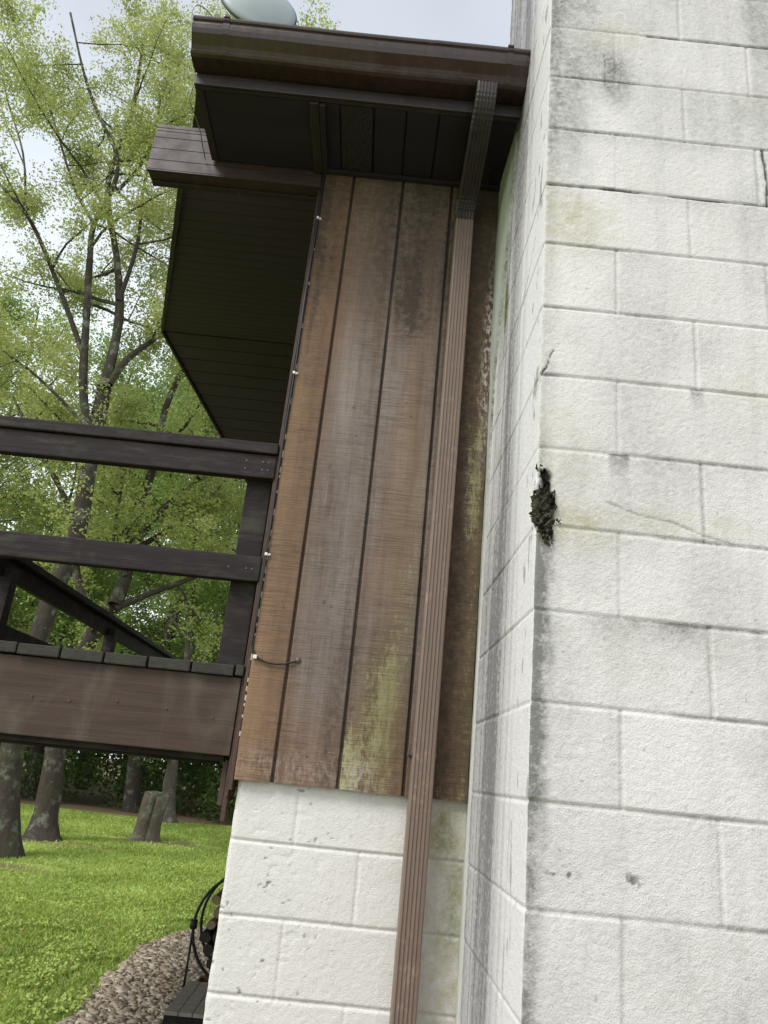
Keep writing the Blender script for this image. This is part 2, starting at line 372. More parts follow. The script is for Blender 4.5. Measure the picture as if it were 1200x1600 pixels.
def chimney_front():
    us = axis(-(YB - YF) - .12, 1.85, -(YB - YF) - .12, .74, .004, .02); zs = axis(-.2, 6.6, .85, 4.15, .004, .02)
    U, Z = np.meshgrid(us, zs, indexing='ij'); ua = U.copy()
    front = U >= 0; u = np.abs(U)
    # joint layout: k even -> full block next to the corner on the front; other faces half block
    hj, vjf, k, dz, zr = joints(np.where(front, U, 10.), Z, 0, True)
    _, vjs, _, _, _ = joints(np.where(front, 10., -U), Z, 0, False)
    vj = np.where(front, vjf, vjs * .55)
    depth = .0032 * hj + .0032 * vj
    ring = hj * (1 - hj) * 4
    depth -= .0006 * ring
    rough = (fbm(U * 140, Z * 140, 1, 2) - .5) * .0016 + (fbm(U * 9, Z * 9, 4, 2) - .5) * .0009
    kk = k.astype(float)
    bu = np.floor((U - np.where(k % 2 == 0, 0, C)) / (2 * C))
    boff = (vn(bu * 1.7 + .5, kk * 1.3 + .5, 6) - .5) * .0028
    depth += -rough * (1 - .6 * hj) - boff * (1 - hj)
    # hole at the corner
    r = np.sqrt(((U - .012) / .034) ** 2 + ((Z - 2.262) / .092) ** 2) + (fbm(U * 45, Z * 30, 2) - .5) * .9
    hole = 1 - sst(.55, 1.0, r)
    rag = fbm(U * 130, Z * 130, 7, 3)
    depth += hole * (.016 + .010 * rag)
    # cracks
    def crack(pts, wd):
        c = np.zeros_like(U); sel = (U > -.3) & (U < .75)
        for (a, b), (c2, d2) in zip(pts[:-1], pts[1:]):
            L = math.hypot(c2 - a, d2 - b); t = np.clip(((U - a) * (c2 - a) + (Z - b) * (d2 - b)) / L / L, 0, 1)
            dd = np.hypot(U - a - t * (c2 - a), Z - b - t * (d2 - b)) + (fbm(U * 60, Z * 60, 3) - .5) * .006
            c = np.maximum(c, 1 - sst(wd * .4, wd, np.abs(dd)))
        return c
    z9, z6, z10 = Z0 + 9 * C, Z0 + 6 * C, Z0 + 10 * C
    ck = crack([(.0, z9 - .001), (.2, z9 + .002), (.45, z9 - .001), (.70, z9 + .001)], .0045) * (.25 + .75 * sst(.4, .6, fbm(U * 12, Z * 2, 1)))
    ck = np.maximum(ck, crack([(.625, z9), (.632, z9 + .08), (.625, z10)], .006))
    ck = np.maximum(ck, crack([(-.05, z6 - .05), (-.012, z6 - .012), (.0, z6), (.016, z6 + .022), (.024, z6 + .055), (.034, z6 + .075)], .0034))
    ck = np.maximum(ck, .8 * crack([(-.12, 3.12), (-.2, 3.05), (-.35, 2.98), (-.5, 2.9)], .004))
    ck = np.maximum(ck, .45 * crack([(.17, 2.27), (.25, 2.245), (.33, 2.235), (.40, 2.21), (.46, 2.20)], .0035))
    ck = np.maximum(ck, .5 * crack([(.165, 3.72), (.17, 3.66), (.168, 3.6)], .003))
    ck = np.maximum(ck, .8 * crack([(.3, Z0 + 12 * C), (.55, Z0 + 12 * C - .001), (.8, Z0 + 12 * C)], .004))
    depth += ck * .003
    # stains and tone changes -----------------------------------------------------------
    vs = fbm(U * 26, Z * .9, 2, 4); bl = fbm(U * 5, Z * 4, 6, 4); sp = fbm(U * 40, Z * 40, 0, 3)
    g = .20 * sst(.42, .75, bl) + .08 * sst(.50, .78, vs) + .14 * vn(np.floor((U - np.where(k % 2 == 0, 0, C)) / (2 * C)) * 2.3 + .5, k * 1.9 + .5, 5)
    # upper face: grey blotches by block
    g += sst(3.3, 4.0, Z) * (.16 + .34 * sst(.42, .7, fbm(U * 6, Z * 2.2, 3, 4))) * front
    g += .42 * blob(U, Z, .05, 4.0, .09, .22, .7) * front + .35 * blob(U, Z, .14, 3.68, .10, .10, .6) * front + .4 * blob(U, Z, .20, 3.62, .04, .1, .6) * front
    g += .35 * blob(U, Z, .06, 3.5, .05, .2, .7) * front
    # edge grime on the corner, strongest below the hole
    edge = 1 - sst(.0, .055, U + (fbm(U * 30, Z * 12, 5) - .5) * .03)
    g += front * edge * (.30 + .75 * blob(U * 0, Z, 0, 2.0, 1, .32, .7) + .45 * sst(2.3, 1.2, Z) * (.6 + .8 * vn(U * 3, Z * 5, 3)) + .2 * sst(3, 3.8, Z))
    # soot below the joints
    under = sst(-.1, -.0, (Z - Z0) / C - np.ceil((Z - Z0) / C))
    for (cx, kk2, rx, am) in ((.25, 3, .16, .55), (.20, 5, .03, .9), (.40, 6, .02, .8), (.22, 8, .10, .25), (.42, 5, .22, .25), (.35, 9, .2, .25), (.3, 10, .25, .3)):
        zt = Z0 + kk2 * C
        g += front * am * np.exp(-np.clip((zt - Z), 0, 9) / .035) * (Z < zt + .003) * (1 - sst(rx * .6, rx, np.abs(U - cx))) * (.5 + .9 * fbm(U * 60, Z * 6, 1))
    g += front * (.9 * sst(.5, .62, fbm(U * 90, Z * 90, 3, 2)) * (blob(U, Z, .075, 1.452, .03, .014, .6) + blob(U, Z, .215, 1.45, .022, .014, .6)) )
    g += .5 * hj * sst(.5, .75, fbm(U * 4, Z * 1.5, 5)) + .10 * hj * front
    g += (.10 + .35 * sst(.45, .7, fbm(U * 6, Z * 3, 1))) * vj * front
    g += hole * .6
    # chimney side: vertical bands
    s = -U  # distance back from the corner
    side = ~front
    band = np.exp(-((s - .52 - .16 * (fbm(Z * 1.3, Z * 0 + 1, 2) - .5)) / .13) ** 2) * (.35 + .5 * vn(Z * 1.7, Z * 0, 4)) * (.55 + .7 * fbm(s * 30, Z * 1.2, 2))
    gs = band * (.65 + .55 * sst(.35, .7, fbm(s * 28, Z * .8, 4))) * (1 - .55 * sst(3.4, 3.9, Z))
    gs += sst(3.0, 3.9, Z) * (.40 + .45 * fbm(s * 12, Z * 1.5, 3))  # side face turns greyer towards the top
    gs += .42 * sst(.40, .68, fbm(s * 34, Z * .55, 1, 4)) * sst(.05, .22, s)
    gs += .45 * sst(.12, .34, s) * (1 - sst(2.1, 2.8, Z)) * (.5 + .7 * fbm(s * 18, Z * .7, 6))
    gs += .55 * np.exp(-(s / .012) ** 2) * sst(.45, .7, fbm(s * 2, Z * 14, 6)) + .4 * hj * sst(.3, .8, fbm(s * 3, Z * 3, 2))
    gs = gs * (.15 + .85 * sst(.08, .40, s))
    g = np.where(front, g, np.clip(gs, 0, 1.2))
    moss = hole * sst(.45, .7, fbm(U * 50, Z * 50, 6)) * (Z < 2.28) + side * .95 * blob(s, Z, .59, 3.22, .03, .10, .6)
    moss += side * .5 * np.exp(-((s - .60) / .03) ** 2) * sst(.4, .7, fbm(s * 9, Z * 3, 3)) * (Z > 2.6)
    moss += .3 * hj * front * np.exp(-U / .2) * sst(2.0, 1.2, Z)
    hole_shade = np.clip(hole * 2.2, 0, 1) * .97  # shade inside the hole painted as near black
    yel = front * (.75 * blob(U, Z, .09, 2.20, .09, .05, .8) + .40 * blob(U, Z, .33, 2.235, .16, .035, .8) + .45 * blob(U, Z, .08, 3.08, .1, .08, .8) + .25 * sst(.6, .8, fbm(U * 3, Z * 3, 7)) + .3 * blob(U, Z, .2, 3.8, .1, .06, .7))
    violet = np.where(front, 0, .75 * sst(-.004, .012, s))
    chip = front * sst(.90, .93, fbm(U * 75, Z * 75, 4, 2)) * .5 + side * sst(.74, .79, fbm(s * 40, Z * 12, 4, 2)) * sst(.3, .1, s) * .6
    # wrap round the corner (small radius)
    r0 = .006; ph = np.clip((U + r0) / (2 * r0), 0, 1) * (math.pi / 2)
    nx = -np.cos(ph); ny = -np.sin(ph)
    X = np.where(U < -r0, XS, np.where(U > r0, XS + U, XS + r0 - r0 * np.cos(ph)))
    Y = np.where(U < -r0, YF - U, np.where(U > r0, YF, YF + r0 - r0 * np.sin(ph)))
    wobble = (fbm(U * 0 + 1, Z * 9, 3, 4) - .5) * .007 * np.exp(-(U / .02) ** 2)
    depth = depth + np.abs(wobble)
    X = X - nx * depth; Y = Y - ny * depth
    V = np.stack([X, Y, Z], -1).reshape(-1, 3)
    return npmesh('block_wall', V, grid_faces(len(us), len(zs)), True,
                  dict(grime=g, moss=moss, crack=np.clip(ck * .9 + hole_shade, 0, 1), yellow=yel, chip=chip, violet=violet))
chim = bpy.data.objects.new('chimney', chimney_front()); COL.objects.link(chim); chim.data.materials.append(M['block']); chim.parent = house; chim.location = (0, -2.5, 0)
chim['label'] = 'white painted concrete block chimney with grimy corner and a mossy hole'
mb = MB(); mb.box(XS + .075, 2.2, YF + .075, YB + .10, -.2, 6.6); bx = mb.build('block_core', M['block'], chim)
mb = MB(); mb.box(XS - .03, 2.25, YF - .05, YB + .17, 6.6, 6.7, .01); mb.build('cap', M['block'], chim)

def crumble():
    us = np.arange(-.045, .066, .0014); zs = np.arange(2.130, 2.385, .0014)
    U, Z = np.meshgrid(us, zs, indexing='ij')
    r = np.sqrt(((U - .010 + .10 * (Z - 2.26)) / .033) ** 2 + ((Z - 2.260) / .094) ** 2) + (fbm(U * 60, Z * 40, 2) - .5) * 1.0 + (fbm(U * 200, Z * 200, 5) - .5) * .5
    lump = fbm(U * 150, Z * 150, 6, 3); d = .013 - .018 * lump - .006 * fbm(U * 40, Z * 40, 1)
    d = d - .010 * sst(.6, 1.0, r) + .012 * sst(2.26, 2.31, Z)
    rc = .010; ph = np.clip((U + rc) / (2 * rc), 0, 1) * (math.pi / 2); nx = -np.cos(ph); ny = -np.sin(ph)
    X = np.where(U < -rc, XS, np.where(U > rc, XS + U, XS + rc - rc * np.cos(ph))); Y = np.where(U < -rc, YF - U, np.where(U > rc, YF, YF + rc - rc * np.sin(ph)))
    V = np.stack([X - nx * d, Y - ny * d, Z + (lump - .5) * .004], -1).reshape(-1, 3); F = grid_faces(len(us), len(zs))
    keep = (r.ravel()[F] < 1.02).all(1); F = F[keep]; ids, inv = np.unique(F, return_inverse=True)
    t = np.clip(sst(.35, .65, fbm(U * 110, Z * 110, 3)) * (1 - sst(2.27, 2.30, Z)) , 0, 1).ravel()  # upper part kept black, painting the shade of the recess
    return npmesh('crumbled_mortar', V[ids], inv.reshape(-1, 4), False, dict(tone=t[ids]))
_m = NT('crumbled_mossy_mortar'); _c = _m.mix(_m.attr('tone'), c4(.008, .008, .007), c4(.065, .055, .040)); _c = _m.mix(_m.rng(_m.noise(60, 4, .7), .55, .66, 0, .8), _c, c4(.07, .08, .022))
_c = _m.mix(_m.rng(_m.noise(90, 3, .7), .55, .65, 0, .6), _c, c4(.015, .018, .012))
link('crumbled_mortar', crumble(), _m.fin(_c, .95, None, .1), chim)

# pale parging strip between the chimney and the boards
def parging():
    zs = np.linspace(-.2, 3.93, 330); t = np.linspace(0, 1, 22)
    T, Z = np.meshgrid(t, zs, indexing='ij')
    y0 = np.interp(Z, [-.2, 1.6, 2.4, 3.03, 3.28, 3.53, 3.93], [2.476, 2.462, 2.44, 2.425, 2.33, 2.235, 2.16]) + (fbm(Z * 6, Z * 0, 2) - .5) * .014
    Y = y0 + (2.50 - y0) * T
    X = XS - .004 - .010 * np.sin(T * math.pi * .5) * sst(2.6, 3.4, Z) - .004 * np.minimum(T * 9, 1) + (fbm(T * 4, Z * 5, 1) - .5) * .004
    g = np.exp(-(T / .16) ** 2) * (.35 + .8 * fbm(T, Z * 9, 4)) * sst(1.9, 2.9, Z) + .35 * sst(.8, 1, T) * fbm(T, Z * 7, 6)
    X = np.where(T < .02, XS + .004, X)
    return npmesh('parging', np.stack([X, Y, Z], -1).reshape(-1, 3), grid_faces(22, 330, True), True, dict(grime=g))
link('parging', parging(), M['parge'], chim)

def foundation():
    us = axis(XL, .38, XL, .38, .004, .02); zs = axis(-.2, 1.60, .75, 1.60, .004, .03)
    U, Z = np.meshgrid(us, zs, indexing='ij')
    hj, vj, k, dz, zr = joints(U, Z, -.3673 + .005 + C, True)
    d = .0045 * hj + .003 * vj - (fbm(U * 130, Z * 130, 1, 2) - .5) * .0014 - (fbm(U * 12, Z * 12, 4, 3) - .5) * .0022
    peel = sst(.66, .72, fbm(U * 30, Z * 30, 5, 4)) * sst(.12, -.2, U)
    d += peel * .0012
    ch = .8 * sst(.84, .88, fbm(U * 55, Z * 70, 2, 2)) * sst(.2, -.25, U)
    d += ch * .002
    edge = np.exp(-((U - XL) / .006) ** 2) * .004
    Y = YW + d + edge + np.abs((fbm(Z * 14, Z * 0, 1) - .5)) * .006 * np.exp(-((U - XL) / .012) ** 2)
    X = U + (fbm(Z * 16, U * 0, 3) - .5) * .008 * np.exp(-((U - XL) / .01) ** 2)
    yel = sst(.20, .30, U) * (.45 + .5 * fbm(U * 7, Z * 3, 2)) + .55 * sst(1.545, 1.57, Z) + .6 * blob(U, Z, .27, 1.47, .04, .09, .7) + .05
    moss = .55 * blob(U, Z, .335, 1.28, .03, .14, .8) * fbm(U * 30, Z * 12, 3) * 1.4 + .4 * blob(U, Z, .29, 1.46, .035, .07, .8)
    g = .03 + .25 * sst(.24, .34, U) * fbm(U * 20, Z * 4, 2) + .25 * hj * sst(.5, .8, fbm(U * 5, Z * 2, 1)) + .35 * sst(1.55, 1.58, Z)
    return npmesh('foundation', np.stack([X, Y, Z], -1).reshape(-1, 3), grid_faces(len(us), len(zs)), True,
                  dict(grime=g, moss=moss, yellow=yel, chip=ch, crack=U * 0, violet=U * 0))
link('foundation', foundation(), M['block'], house)
mb = MB(); mb.box(XL + .006, 4.6, YW + .02, 8.3, -.2, 1.60); mb.build('foundation_core', M['block'], house)

GR = [-.252, -.0488, .1544]
def siding():
    xs = [-.370]
    base = list(np.arange(-.370, .3535, .005))
    for g in GR: base = [b for b in base if abs(b - g) > .010] + [g - .0085, g - .0062, g - .0042, g, g + .0042, g + .0062, g + .0085]
    us = np.array(sorted(set(np.round(base + [.3535], 5)))); zs = np.linspace(1.553, 3.945, 420)
    U, Z = np.meshgrid(us, zs, indexing='ij')
    dg = np.min([np.abs(U - g) for g in GR], axis=0); gr = 1 - sst(.0042, .0066, dg)
    bd = np.digitize(U, GR)
    Y = YS + gr * .009 + (fbm(U * 30, Z * 3, 2) - .5) * .0015 + (bd % 2) * .0006
    X = U + np.where(U > .3, (fbm(U * 0, Z * 11, 4) - .5) * .008, 0) + np.where(U < -.365, (fbm(U * 0, Z * 17, 4) - .5) * .003, 0)
    Zb = Z + np.where(Z < 1.56, (fbm(U * 22, Z * 0, 3) - .5) * .008, 0)
    st = fbm(U * 20, Z * .9, 3, 4); st2 = fbm(U * 9, Z * 1.2, 5, 4)
    grey = sst(-.30, -.16, U) * (.55 + .6 * sst(.35, .65, st2)) * sst(1.55, 2.1, Z) * (1 - .45 * sst(2.9, 3.3, Z)) * (1 - .8 * sst(.17, .24, U)) + .2 * blob(U, Z, -.13, 1.75, .1, .3, .8)
    grey = grey * np.where(bd == 2, .85, 1) * np.where(bd == 0, .45, 1)
    orange = np.where(bd == 0, (.55 + .5 * st) * sst(3.6, 3.0, Z) * sst(-.24, -.34, U + (st2 - .5) * .08), 0) + .35 * blob(U, Z, .12, 2.45, .05, .5, .8) + .25 * (bd == 0) * sst(2.4, 1.7, Z)
    dark = .62 * sst(2.9, 3.8, Z + (st - .5) * .5) + .55 * sst(.48, .76, st) + .25 * sst(.45, .7, st2) + .85 * blob(U + (fbm(U * 30, Z * 12, 6) - .5) * .06, Z, .045, 3.30, .05, .12, .8) + .35 * blob(U, Z, .0, 3.42, .06, .14, .9)  # top darkened by dirt and painted eave shade, with a mould patch
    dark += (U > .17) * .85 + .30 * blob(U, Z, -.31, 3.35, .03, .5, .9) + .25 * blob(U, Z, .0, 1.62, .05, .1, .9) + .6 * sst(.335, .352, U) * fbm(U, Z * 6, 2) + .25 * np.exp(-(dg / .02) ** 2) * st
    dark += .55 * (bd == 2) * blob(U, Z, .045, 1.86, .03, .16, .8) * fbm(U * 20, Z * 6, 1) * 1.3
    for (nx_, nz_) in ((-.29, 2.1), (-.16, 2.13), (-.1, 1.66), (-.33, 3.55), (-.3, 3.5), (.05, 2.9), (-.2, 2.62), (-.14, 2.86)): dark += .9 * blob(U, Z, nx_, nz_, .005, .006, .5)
    moss = (bd == 2) * (1.0 * blob(U + (st - .5) * .16, Z, .012, 1.60, .04, .12, .8) + .75 * blob(U + (st - .5) * .1, Z, .085, 1.74, .035, .26, .6) + .55 * blob(U + (st - .5) * .12, Z, .04, 1.83, .05, .2, .7) + .40 * sst(.0, .12, U) * blob(U, Z, .11, 2.1, .05, .5, .8))
    moss += (U > .17) * (1.0 * blob(U, Z, .315, 2.75, .03, .45, .7) * sst(.35, .6, fbm(U * 12, Z * 3, 2)) + .35 * blob(U, Z, .335, 2.1, .016, .6, .7) + .35 * sst(1.62, 1.57, Z)) + .15 * sst(1.60, 1.56, Z)
    olive = (bd == 2) * (.40 * blob(U, Z, .10, 2.25, .06, .55, .8) + .6 * blob(U, Z, .06, 1.75, .08, .25, .8)) + (U > .17) * (.18 + .35 * sst(.28, .34, U) * sst(3.3, 2.6, Z))
    chalk = (U > .30) * .9 * blob(U, Z, .338, 3.12, .018, .35, .8) + .35 * (bd == 2) * blob(U, Z, .01, 1.585, .05, .05, .8) + .25 * blob(U, Z, -.18, 1.60, .25, .05, .8)
    V = np.stack([X, Y, Zb], -1).reshape(-1, 3)
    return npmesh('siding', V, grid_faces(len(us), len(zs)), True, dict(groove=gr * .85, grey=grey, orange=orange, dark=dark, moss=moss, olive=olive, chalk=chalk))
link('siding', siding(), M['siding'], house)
# thickness of the sheet at the bottom and left edge
mb = MB(); mb.box(-.3695, .352, YS + .0105, YW - .002, 1.5545, 3.93); mb.build('siding_backing', M['trim'], house)
# corner board seen edge on, with old caulk
mb = MB(); mb.box(-.384, -.372, YS + .004, YS + .11, 1.52, 3.86, .002); mb.box(-.396, -.385, YS + .03, YS + .12, 1.50, 3.86, .002); mb.build('corner_board', M['trim'], house)
zc = 1.68
while zc < 3.6:
    h_ = random.uniform(.008, .030); mb = MB(); mb.box(-.3745, -.3685 - random.uniform(0, .002), YS - .001, YS + .006, zc, zc + h_, .0015); mb.build('caulk_bead', M['caulk'], house)
    zc += h_ + (random.uniform(.006, .06) if zc < 2.7 else random.uniform(.05, .2))
# lower strips under the deck beam
mb = MB(); mb.box(-.402, -.388, 2.53, 2.57, 1.425, 1.62, .002); mb.box(-.420, -.404, 2.54, 2.58, 1.47, 1.60, .002); mb.build('lower_trim', M['trim'], house)
# side wall, rear and right parts
RY, RZ = 5.44, 4.90
def zs_(y): return 3.86 + (y - 2.56) * (RZ - 3.86) / (RY - 2.56) if y < RY else RZ - (y - RY) * (RZ - 3.86) / (RY - 2.56)
mb = MB(); mb.poly_prism([(-.368, 2.52, 1.60), (-.368, 8.3, 1.60), (-.368, 8.3, zs_(8.3)), (-.368, RY, RZ), (-.368, 2.52, 3.86)], (.09, 0, 0)); mb.build('side_wall', M['siding'], house)
mb = MB(); mb.box(-.27, 4.6, 8.22, 8.3, 1.6, 3.9); mb.build('rear_wall', M['siding'], house)
mb = MB(); mb.box(2.21, 4.6, 2.48, 2.52, 1.56, 3.93); mb.build('front_wall', M['siding'], house)

# ------------------------------------------------------------ eave
ZSO = 3.926; YFA = 2.12; EL = -.845; ER = .358
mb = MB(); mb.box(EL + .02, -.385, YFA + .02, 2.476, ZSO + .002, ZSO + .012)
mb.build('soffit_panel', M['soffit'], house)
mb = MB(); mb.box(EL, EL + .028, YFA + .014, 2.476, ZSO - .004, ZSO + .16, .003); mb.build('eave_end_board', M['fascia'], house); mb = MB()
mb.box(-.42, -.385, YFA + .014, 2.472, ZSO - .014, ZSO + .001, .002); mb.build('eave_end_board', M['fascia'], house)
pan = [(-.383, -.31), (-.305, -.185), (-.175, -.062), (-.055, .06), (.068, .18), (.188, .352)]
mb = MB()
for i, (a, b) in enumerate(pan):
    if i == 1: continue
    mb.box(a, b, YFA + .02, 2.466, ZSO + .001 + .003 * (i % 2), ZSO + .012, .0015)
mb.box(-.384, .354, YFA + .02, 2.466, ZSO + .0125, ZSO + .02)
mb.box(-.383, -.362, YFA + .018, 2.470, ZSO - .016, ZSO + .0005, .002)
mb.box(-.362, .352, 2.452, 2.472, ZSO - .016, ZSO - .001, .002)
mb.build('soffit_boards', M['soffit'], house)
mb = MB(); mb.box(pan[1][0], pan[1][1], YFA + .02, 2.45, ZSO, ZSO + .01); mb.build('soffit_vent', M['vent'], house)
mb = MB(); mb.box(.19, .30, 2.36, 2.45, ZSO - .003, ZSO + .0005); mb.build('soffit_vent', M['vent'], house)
# fascia, its lip and drip bead
mb = MB(); mb.box(EL, ER, YFA, YFA + .013, ZSO - .004, 4.12)
mb.box(EL, ER, YFA - .010, YFA - .0005, ZSO - .002, ZSO + .032, .003); mb.box(EL, ER, YFA - .005, YFA - .0006, ZSO + .034, ZSO + .052, .002)
mb.build('fascia', M['fascia'], house)
# K style gutter
def gutter():
    mb = MB()
    prof = [(YFA - .001, 4.115), (YFA - .001, 3.985), (2.052, 3.985), (2.040, 3.989), (2.035, 3.997), (2.037, 4.006), (2.030, 4.018), (2.018, 4.032), (2.005, 4.048), (1.998, 4.064), (1.996, 4.082), (1.996, 4.094), (1.990, 4.097), (1.988, 4.104), (1.990, 4.112), (2.002, 4.114), (2.003, 4.110)]
    inner = [(y + .0022 if 0 < i else y - .0022, z + .0022) for i, (y, z) in enumerate(prof)][::-1]
    sec = prof + [(2.0055, 4.108), (2.0, 4.104), (2.0, 4.084), (2.002, 4.066), (2.009, 4.051), (2.022, 4.035), (2.034, 4.021), (2.041, 4.008), (2.041, 4.0), (2.054, 3.988), (YFA - .0035, 3.988), (YFA - .0035, 4.115)]
    xs = [EL - .008 + (ER + .006 - EL + .008) * i / 24 for i in range(25)]
    sag = lambda x: .002 * math.sin(x * 7) 
    mb.sweep(sec, [(x, 0, sag(x)) for x in xs], [((0, 1, 0), (0, 0, 1))] * 25, cap=False)
    g = mb.build('gutter', M['gutter'], house)
    for x in (EL - .010, ER + .003):
        mb = MB(); pts = [(x, y - (0.0), z) for y, z in prof[:15]]; mb.poly_prism(pts, (.0025, 0, 0)); mb.build('end_cap', M['gutter'], g)
    out = [(y - .0022, z - .001) for y, z in prof[2:16]]
    for x, wd in ((-.734, .022), (.293, .022)):
        mb = MB(); mb.sweep(out + [(y + .0015, z + .0005) for y, z in out[::-1]], [(x - wd / 2, 0, .002 + sag(x)), (x + wd / 2, 0, .002 + sag(x))], [((0, 1, 0), (0, 0, 1))] * 2)
        mb.box(x - wd / 2, x + wd / 2, 1.984, 2.012, 4.112, 4.122, .002); mb.build('gutter_strap', M['gutter'], g)
    out2 = [(y - .0012, z - .0012) for y, z in prof[1:15]]
    mb = MB(); mb.sweep(out2 + [(y + .0008, z + .0006) for y, z in out2[::-1]], [(.022, 0, .001), (.100, 0, .001)], [((0, 1, 0), (0, 0, 1))] * 2); mb.build('seam_sleeve', M['gutter'], g)
    return g
gutter()
# downspout
def downspout():
    w2, d2 = .0355, .030; sec = []
    nr = 5; a = -w2 + .006
    front = [(-w2, -d2 + .006), (-w2 + .003, -d2 + .001)]
    span = 2 * w2 - .012
    for i in range(nr):
        c = -w2 + .006 + span * (i + .5) / nr; h_ = span / nr / 2
        front += [(c - h_ * .62, -d2), (c - h_ * .3, -d2 + .0035), (c + h_ * .3, -d2 + .0035), (c + h_ * .62, -d2)]
    front += [(w2 - .003, -d2 + .001), (w2, -d2 + .006)]
    sec = front + [(w2, d2 - .005), (w2 - .005, d2), (-w2 + .005, d2), (-w2, d2 - .005)]
    def run(pts, tilt=0, sc=1, crimp=False):
        path = []; fr = []
        for i, p in enumerate(pts):
            p = Vector(p); q = Vector(pts[min(i + 1, len(pts) - 1)]); r_ = Vector(pts[max(i - 1, 0)]); t = (q - r_).normalized()
            A = Vector((1, 0, 0)); B = A.cross(t); B = -B if B.y < 0 and abs(B.y) > .3 else B
            if B.dot(Vector((0, 1, 1))) < 0: B = -B
            k = sc * (1 - (.05 if (crimp and i % 2) else 0)); path.append(p); fr.append((A * k, B * k))
        return path, fr
    X = .203; YD = 2.4375
    ds = None
    pts = [(X + .006, YD, 3.795), (X + .006, YD, 3.0), (X + .004, YD, 2.2), (X, YD, 1.2), (X - .002, YD + .01, .12)]
    p, f = run(pts); mb = MB(); mb.sweep(sec, p, f); ds = mb.build('downspout', M['down'], house)
    # offset elbow made of curved crimped pieces
    c = [(2.062, 3.99), (2.062, 3.955), (2.066, 3.935), (2.075, 3.915), (2.088, 3.899), (2.105, 3.887), (2.125, 3.878), (2.20, 3.857), (2.28, 3.836), (2.34, 3.820), (2.375, 3.808), (2.40, 3.792), (2.420, 3.772), (2.432, 3.752), (YD, 3.73), (YD, 3.70)]
    pts = []
    for i, (y, z) in enumerate(c): pts.append((X + .020 - .014 * i / (len(c) - 1), y, z))
    sm = []
    for i in range(len(pts) - 1):
        n = 3 if i < 6 or i > 9 else 2
        for j in range(n): sm.append(tuple(Vector(pts[i]).lerp(Vector(pts[i + 1]), j / n)))
    sm.append(pts[-1])
    path = []; fr = []
    for i, q in enumerate(sm):
        t = (Vector(sm[min(i + 1, len(sm) - 1)]) - Vector(sm[max(i - 1, 0)])).normalized(); A = Vector((1, 0, 0)); B = t.cross(A)
        if B.z < -.02 or (abs(B.z) < .02 and B.y < 0): B = -B
        if B.dot(Vector((0, .7, .7))) < 0: B = -B
        bend = (i < 19 and i > 2) or i > 26
        k = 1.06 * (1 - (.05 if (bend and i % 2) else 0)); path.append(q); fr.append((A * k, B * k))
    mb = MB(); mb.sweep(sec, path, fr); mb.build('elbow', M['elbow'], ds)
    mb = MB(); mb.box(X - w2 - .006, X + w2 + .006, YD - .025, YS - .001, 1.672, 1.684, .002); mb.box(X - w2 - .012, X - w2 - .004, YD + .01, YD + .022, 1.668, 1.69, .003); mb.build('pipe_strap', M['nail'], ds)
downspout()

# roof planes
def roof():
    t = .16; LX = 4.9
    mb = MB()
    f0 = Vector((EL + .0, 2.00, 3.99)); 
    # front slope top sheet, starts above the gutter
    A = [(EL, 2.05, zs_(2.56) - .19 + .44), ]
    s = (RZ - 3.86) / (RY - 2.56); zt = lambda y: 4.135 + (y - 2.05) * s
    rid = (-1.965, RY + .0, zt(RY))
    mb.poly_prism([(EL - .0, 2.05, zt(2.05)), (LX, 2.05, zt(2.05)), (LX, RY, zt(RY)), rid, (-1.0, 2.57, zt(2.57))], (0, 0, -.03))
    yb = 2 * RY - 2.05
    mb.poly_prism([(rid[0], RY + .002, zt(RY)), (LX, RY + .002, zt(RY)), (LX, yb, zt(2.05)), (EL, yb, zt(2.05)), (-1.0, 2 * RY - 2.57, zt(2.57))], (0, 0, -.03))
    r = mb.build('roof', M['shingle'], house)
    # prow soffit boards, front slope and rear slope; each board is a lapped strip
    mb = MB(); n1 = 22
    def edge(y):
        f = (y - 2.56) / (RY - 2.56); f = f if f <= 1 else 2 - f
        return -.985 + f * (-1.965 + .985)
    ys = np.linspace(2.57, RY, 24)
    for a, b in zip(ys[:-1], ys[1:]):
        xa, xb = edge(a) + .012, edge(b) + .012; xr = -.30 if a > 2.6 else -.30
        mb.poly_prism([(xa, a, zs_(a) - .004), (xr, a, zs_(a) - .004), (xr, b - .0015, zs_(b) - .0035), (xb, b - .0015, zs_(b) - .0035)], (0, 0, .012))
    ys = np.linspace(RY + .004, 2 * RY - 2.57, 24)
    for a, b in zip(ys[:-1], ys[1:]):
        xa, xb = edge(a) + .012, edge(b) + .012
        mb.poly_prism([(xa, a + .012, zs_(a) - .004), (-.30, a + .012, zs_(a) - .004), (-.30, b, zs_(b) - .004), (xb, b, zs_(b) - .004)], (0, 0, .012)); mb.box(xa + .01, -.30, a - .004, a + .016, zs_(a) + .006, zs_(a) + .010)
    mb.build('rake_soffit', M['rsoffit'], r)
    mb = MB()
    for y0, y1 in ((2.565, RY), (RY, 2 * RY - 2.565)):
        x0, x1 = edge(y0), edge(y1)
        mb.poly_prism([(x0, y0, zs_(y0) - .022), (x1, y1, zs_(y1) - .022), (x1, y1, zs_(y1) + .13), (x0, y0, zs_(y0) + .10)], (.02, 0, 0))
        mb.poly_prism([(x0 - .008, y0, zs_(y0) + .02), (x1 - .008, y1, zs_(y1) + .02), (x1 - .008, y1, zs_(y1) + .15), (x0 - .008, y0, zs_(y0) + .12)], (.007, 0, 0))
    mb.build('rake_board', M['fascia'], r)
roof()
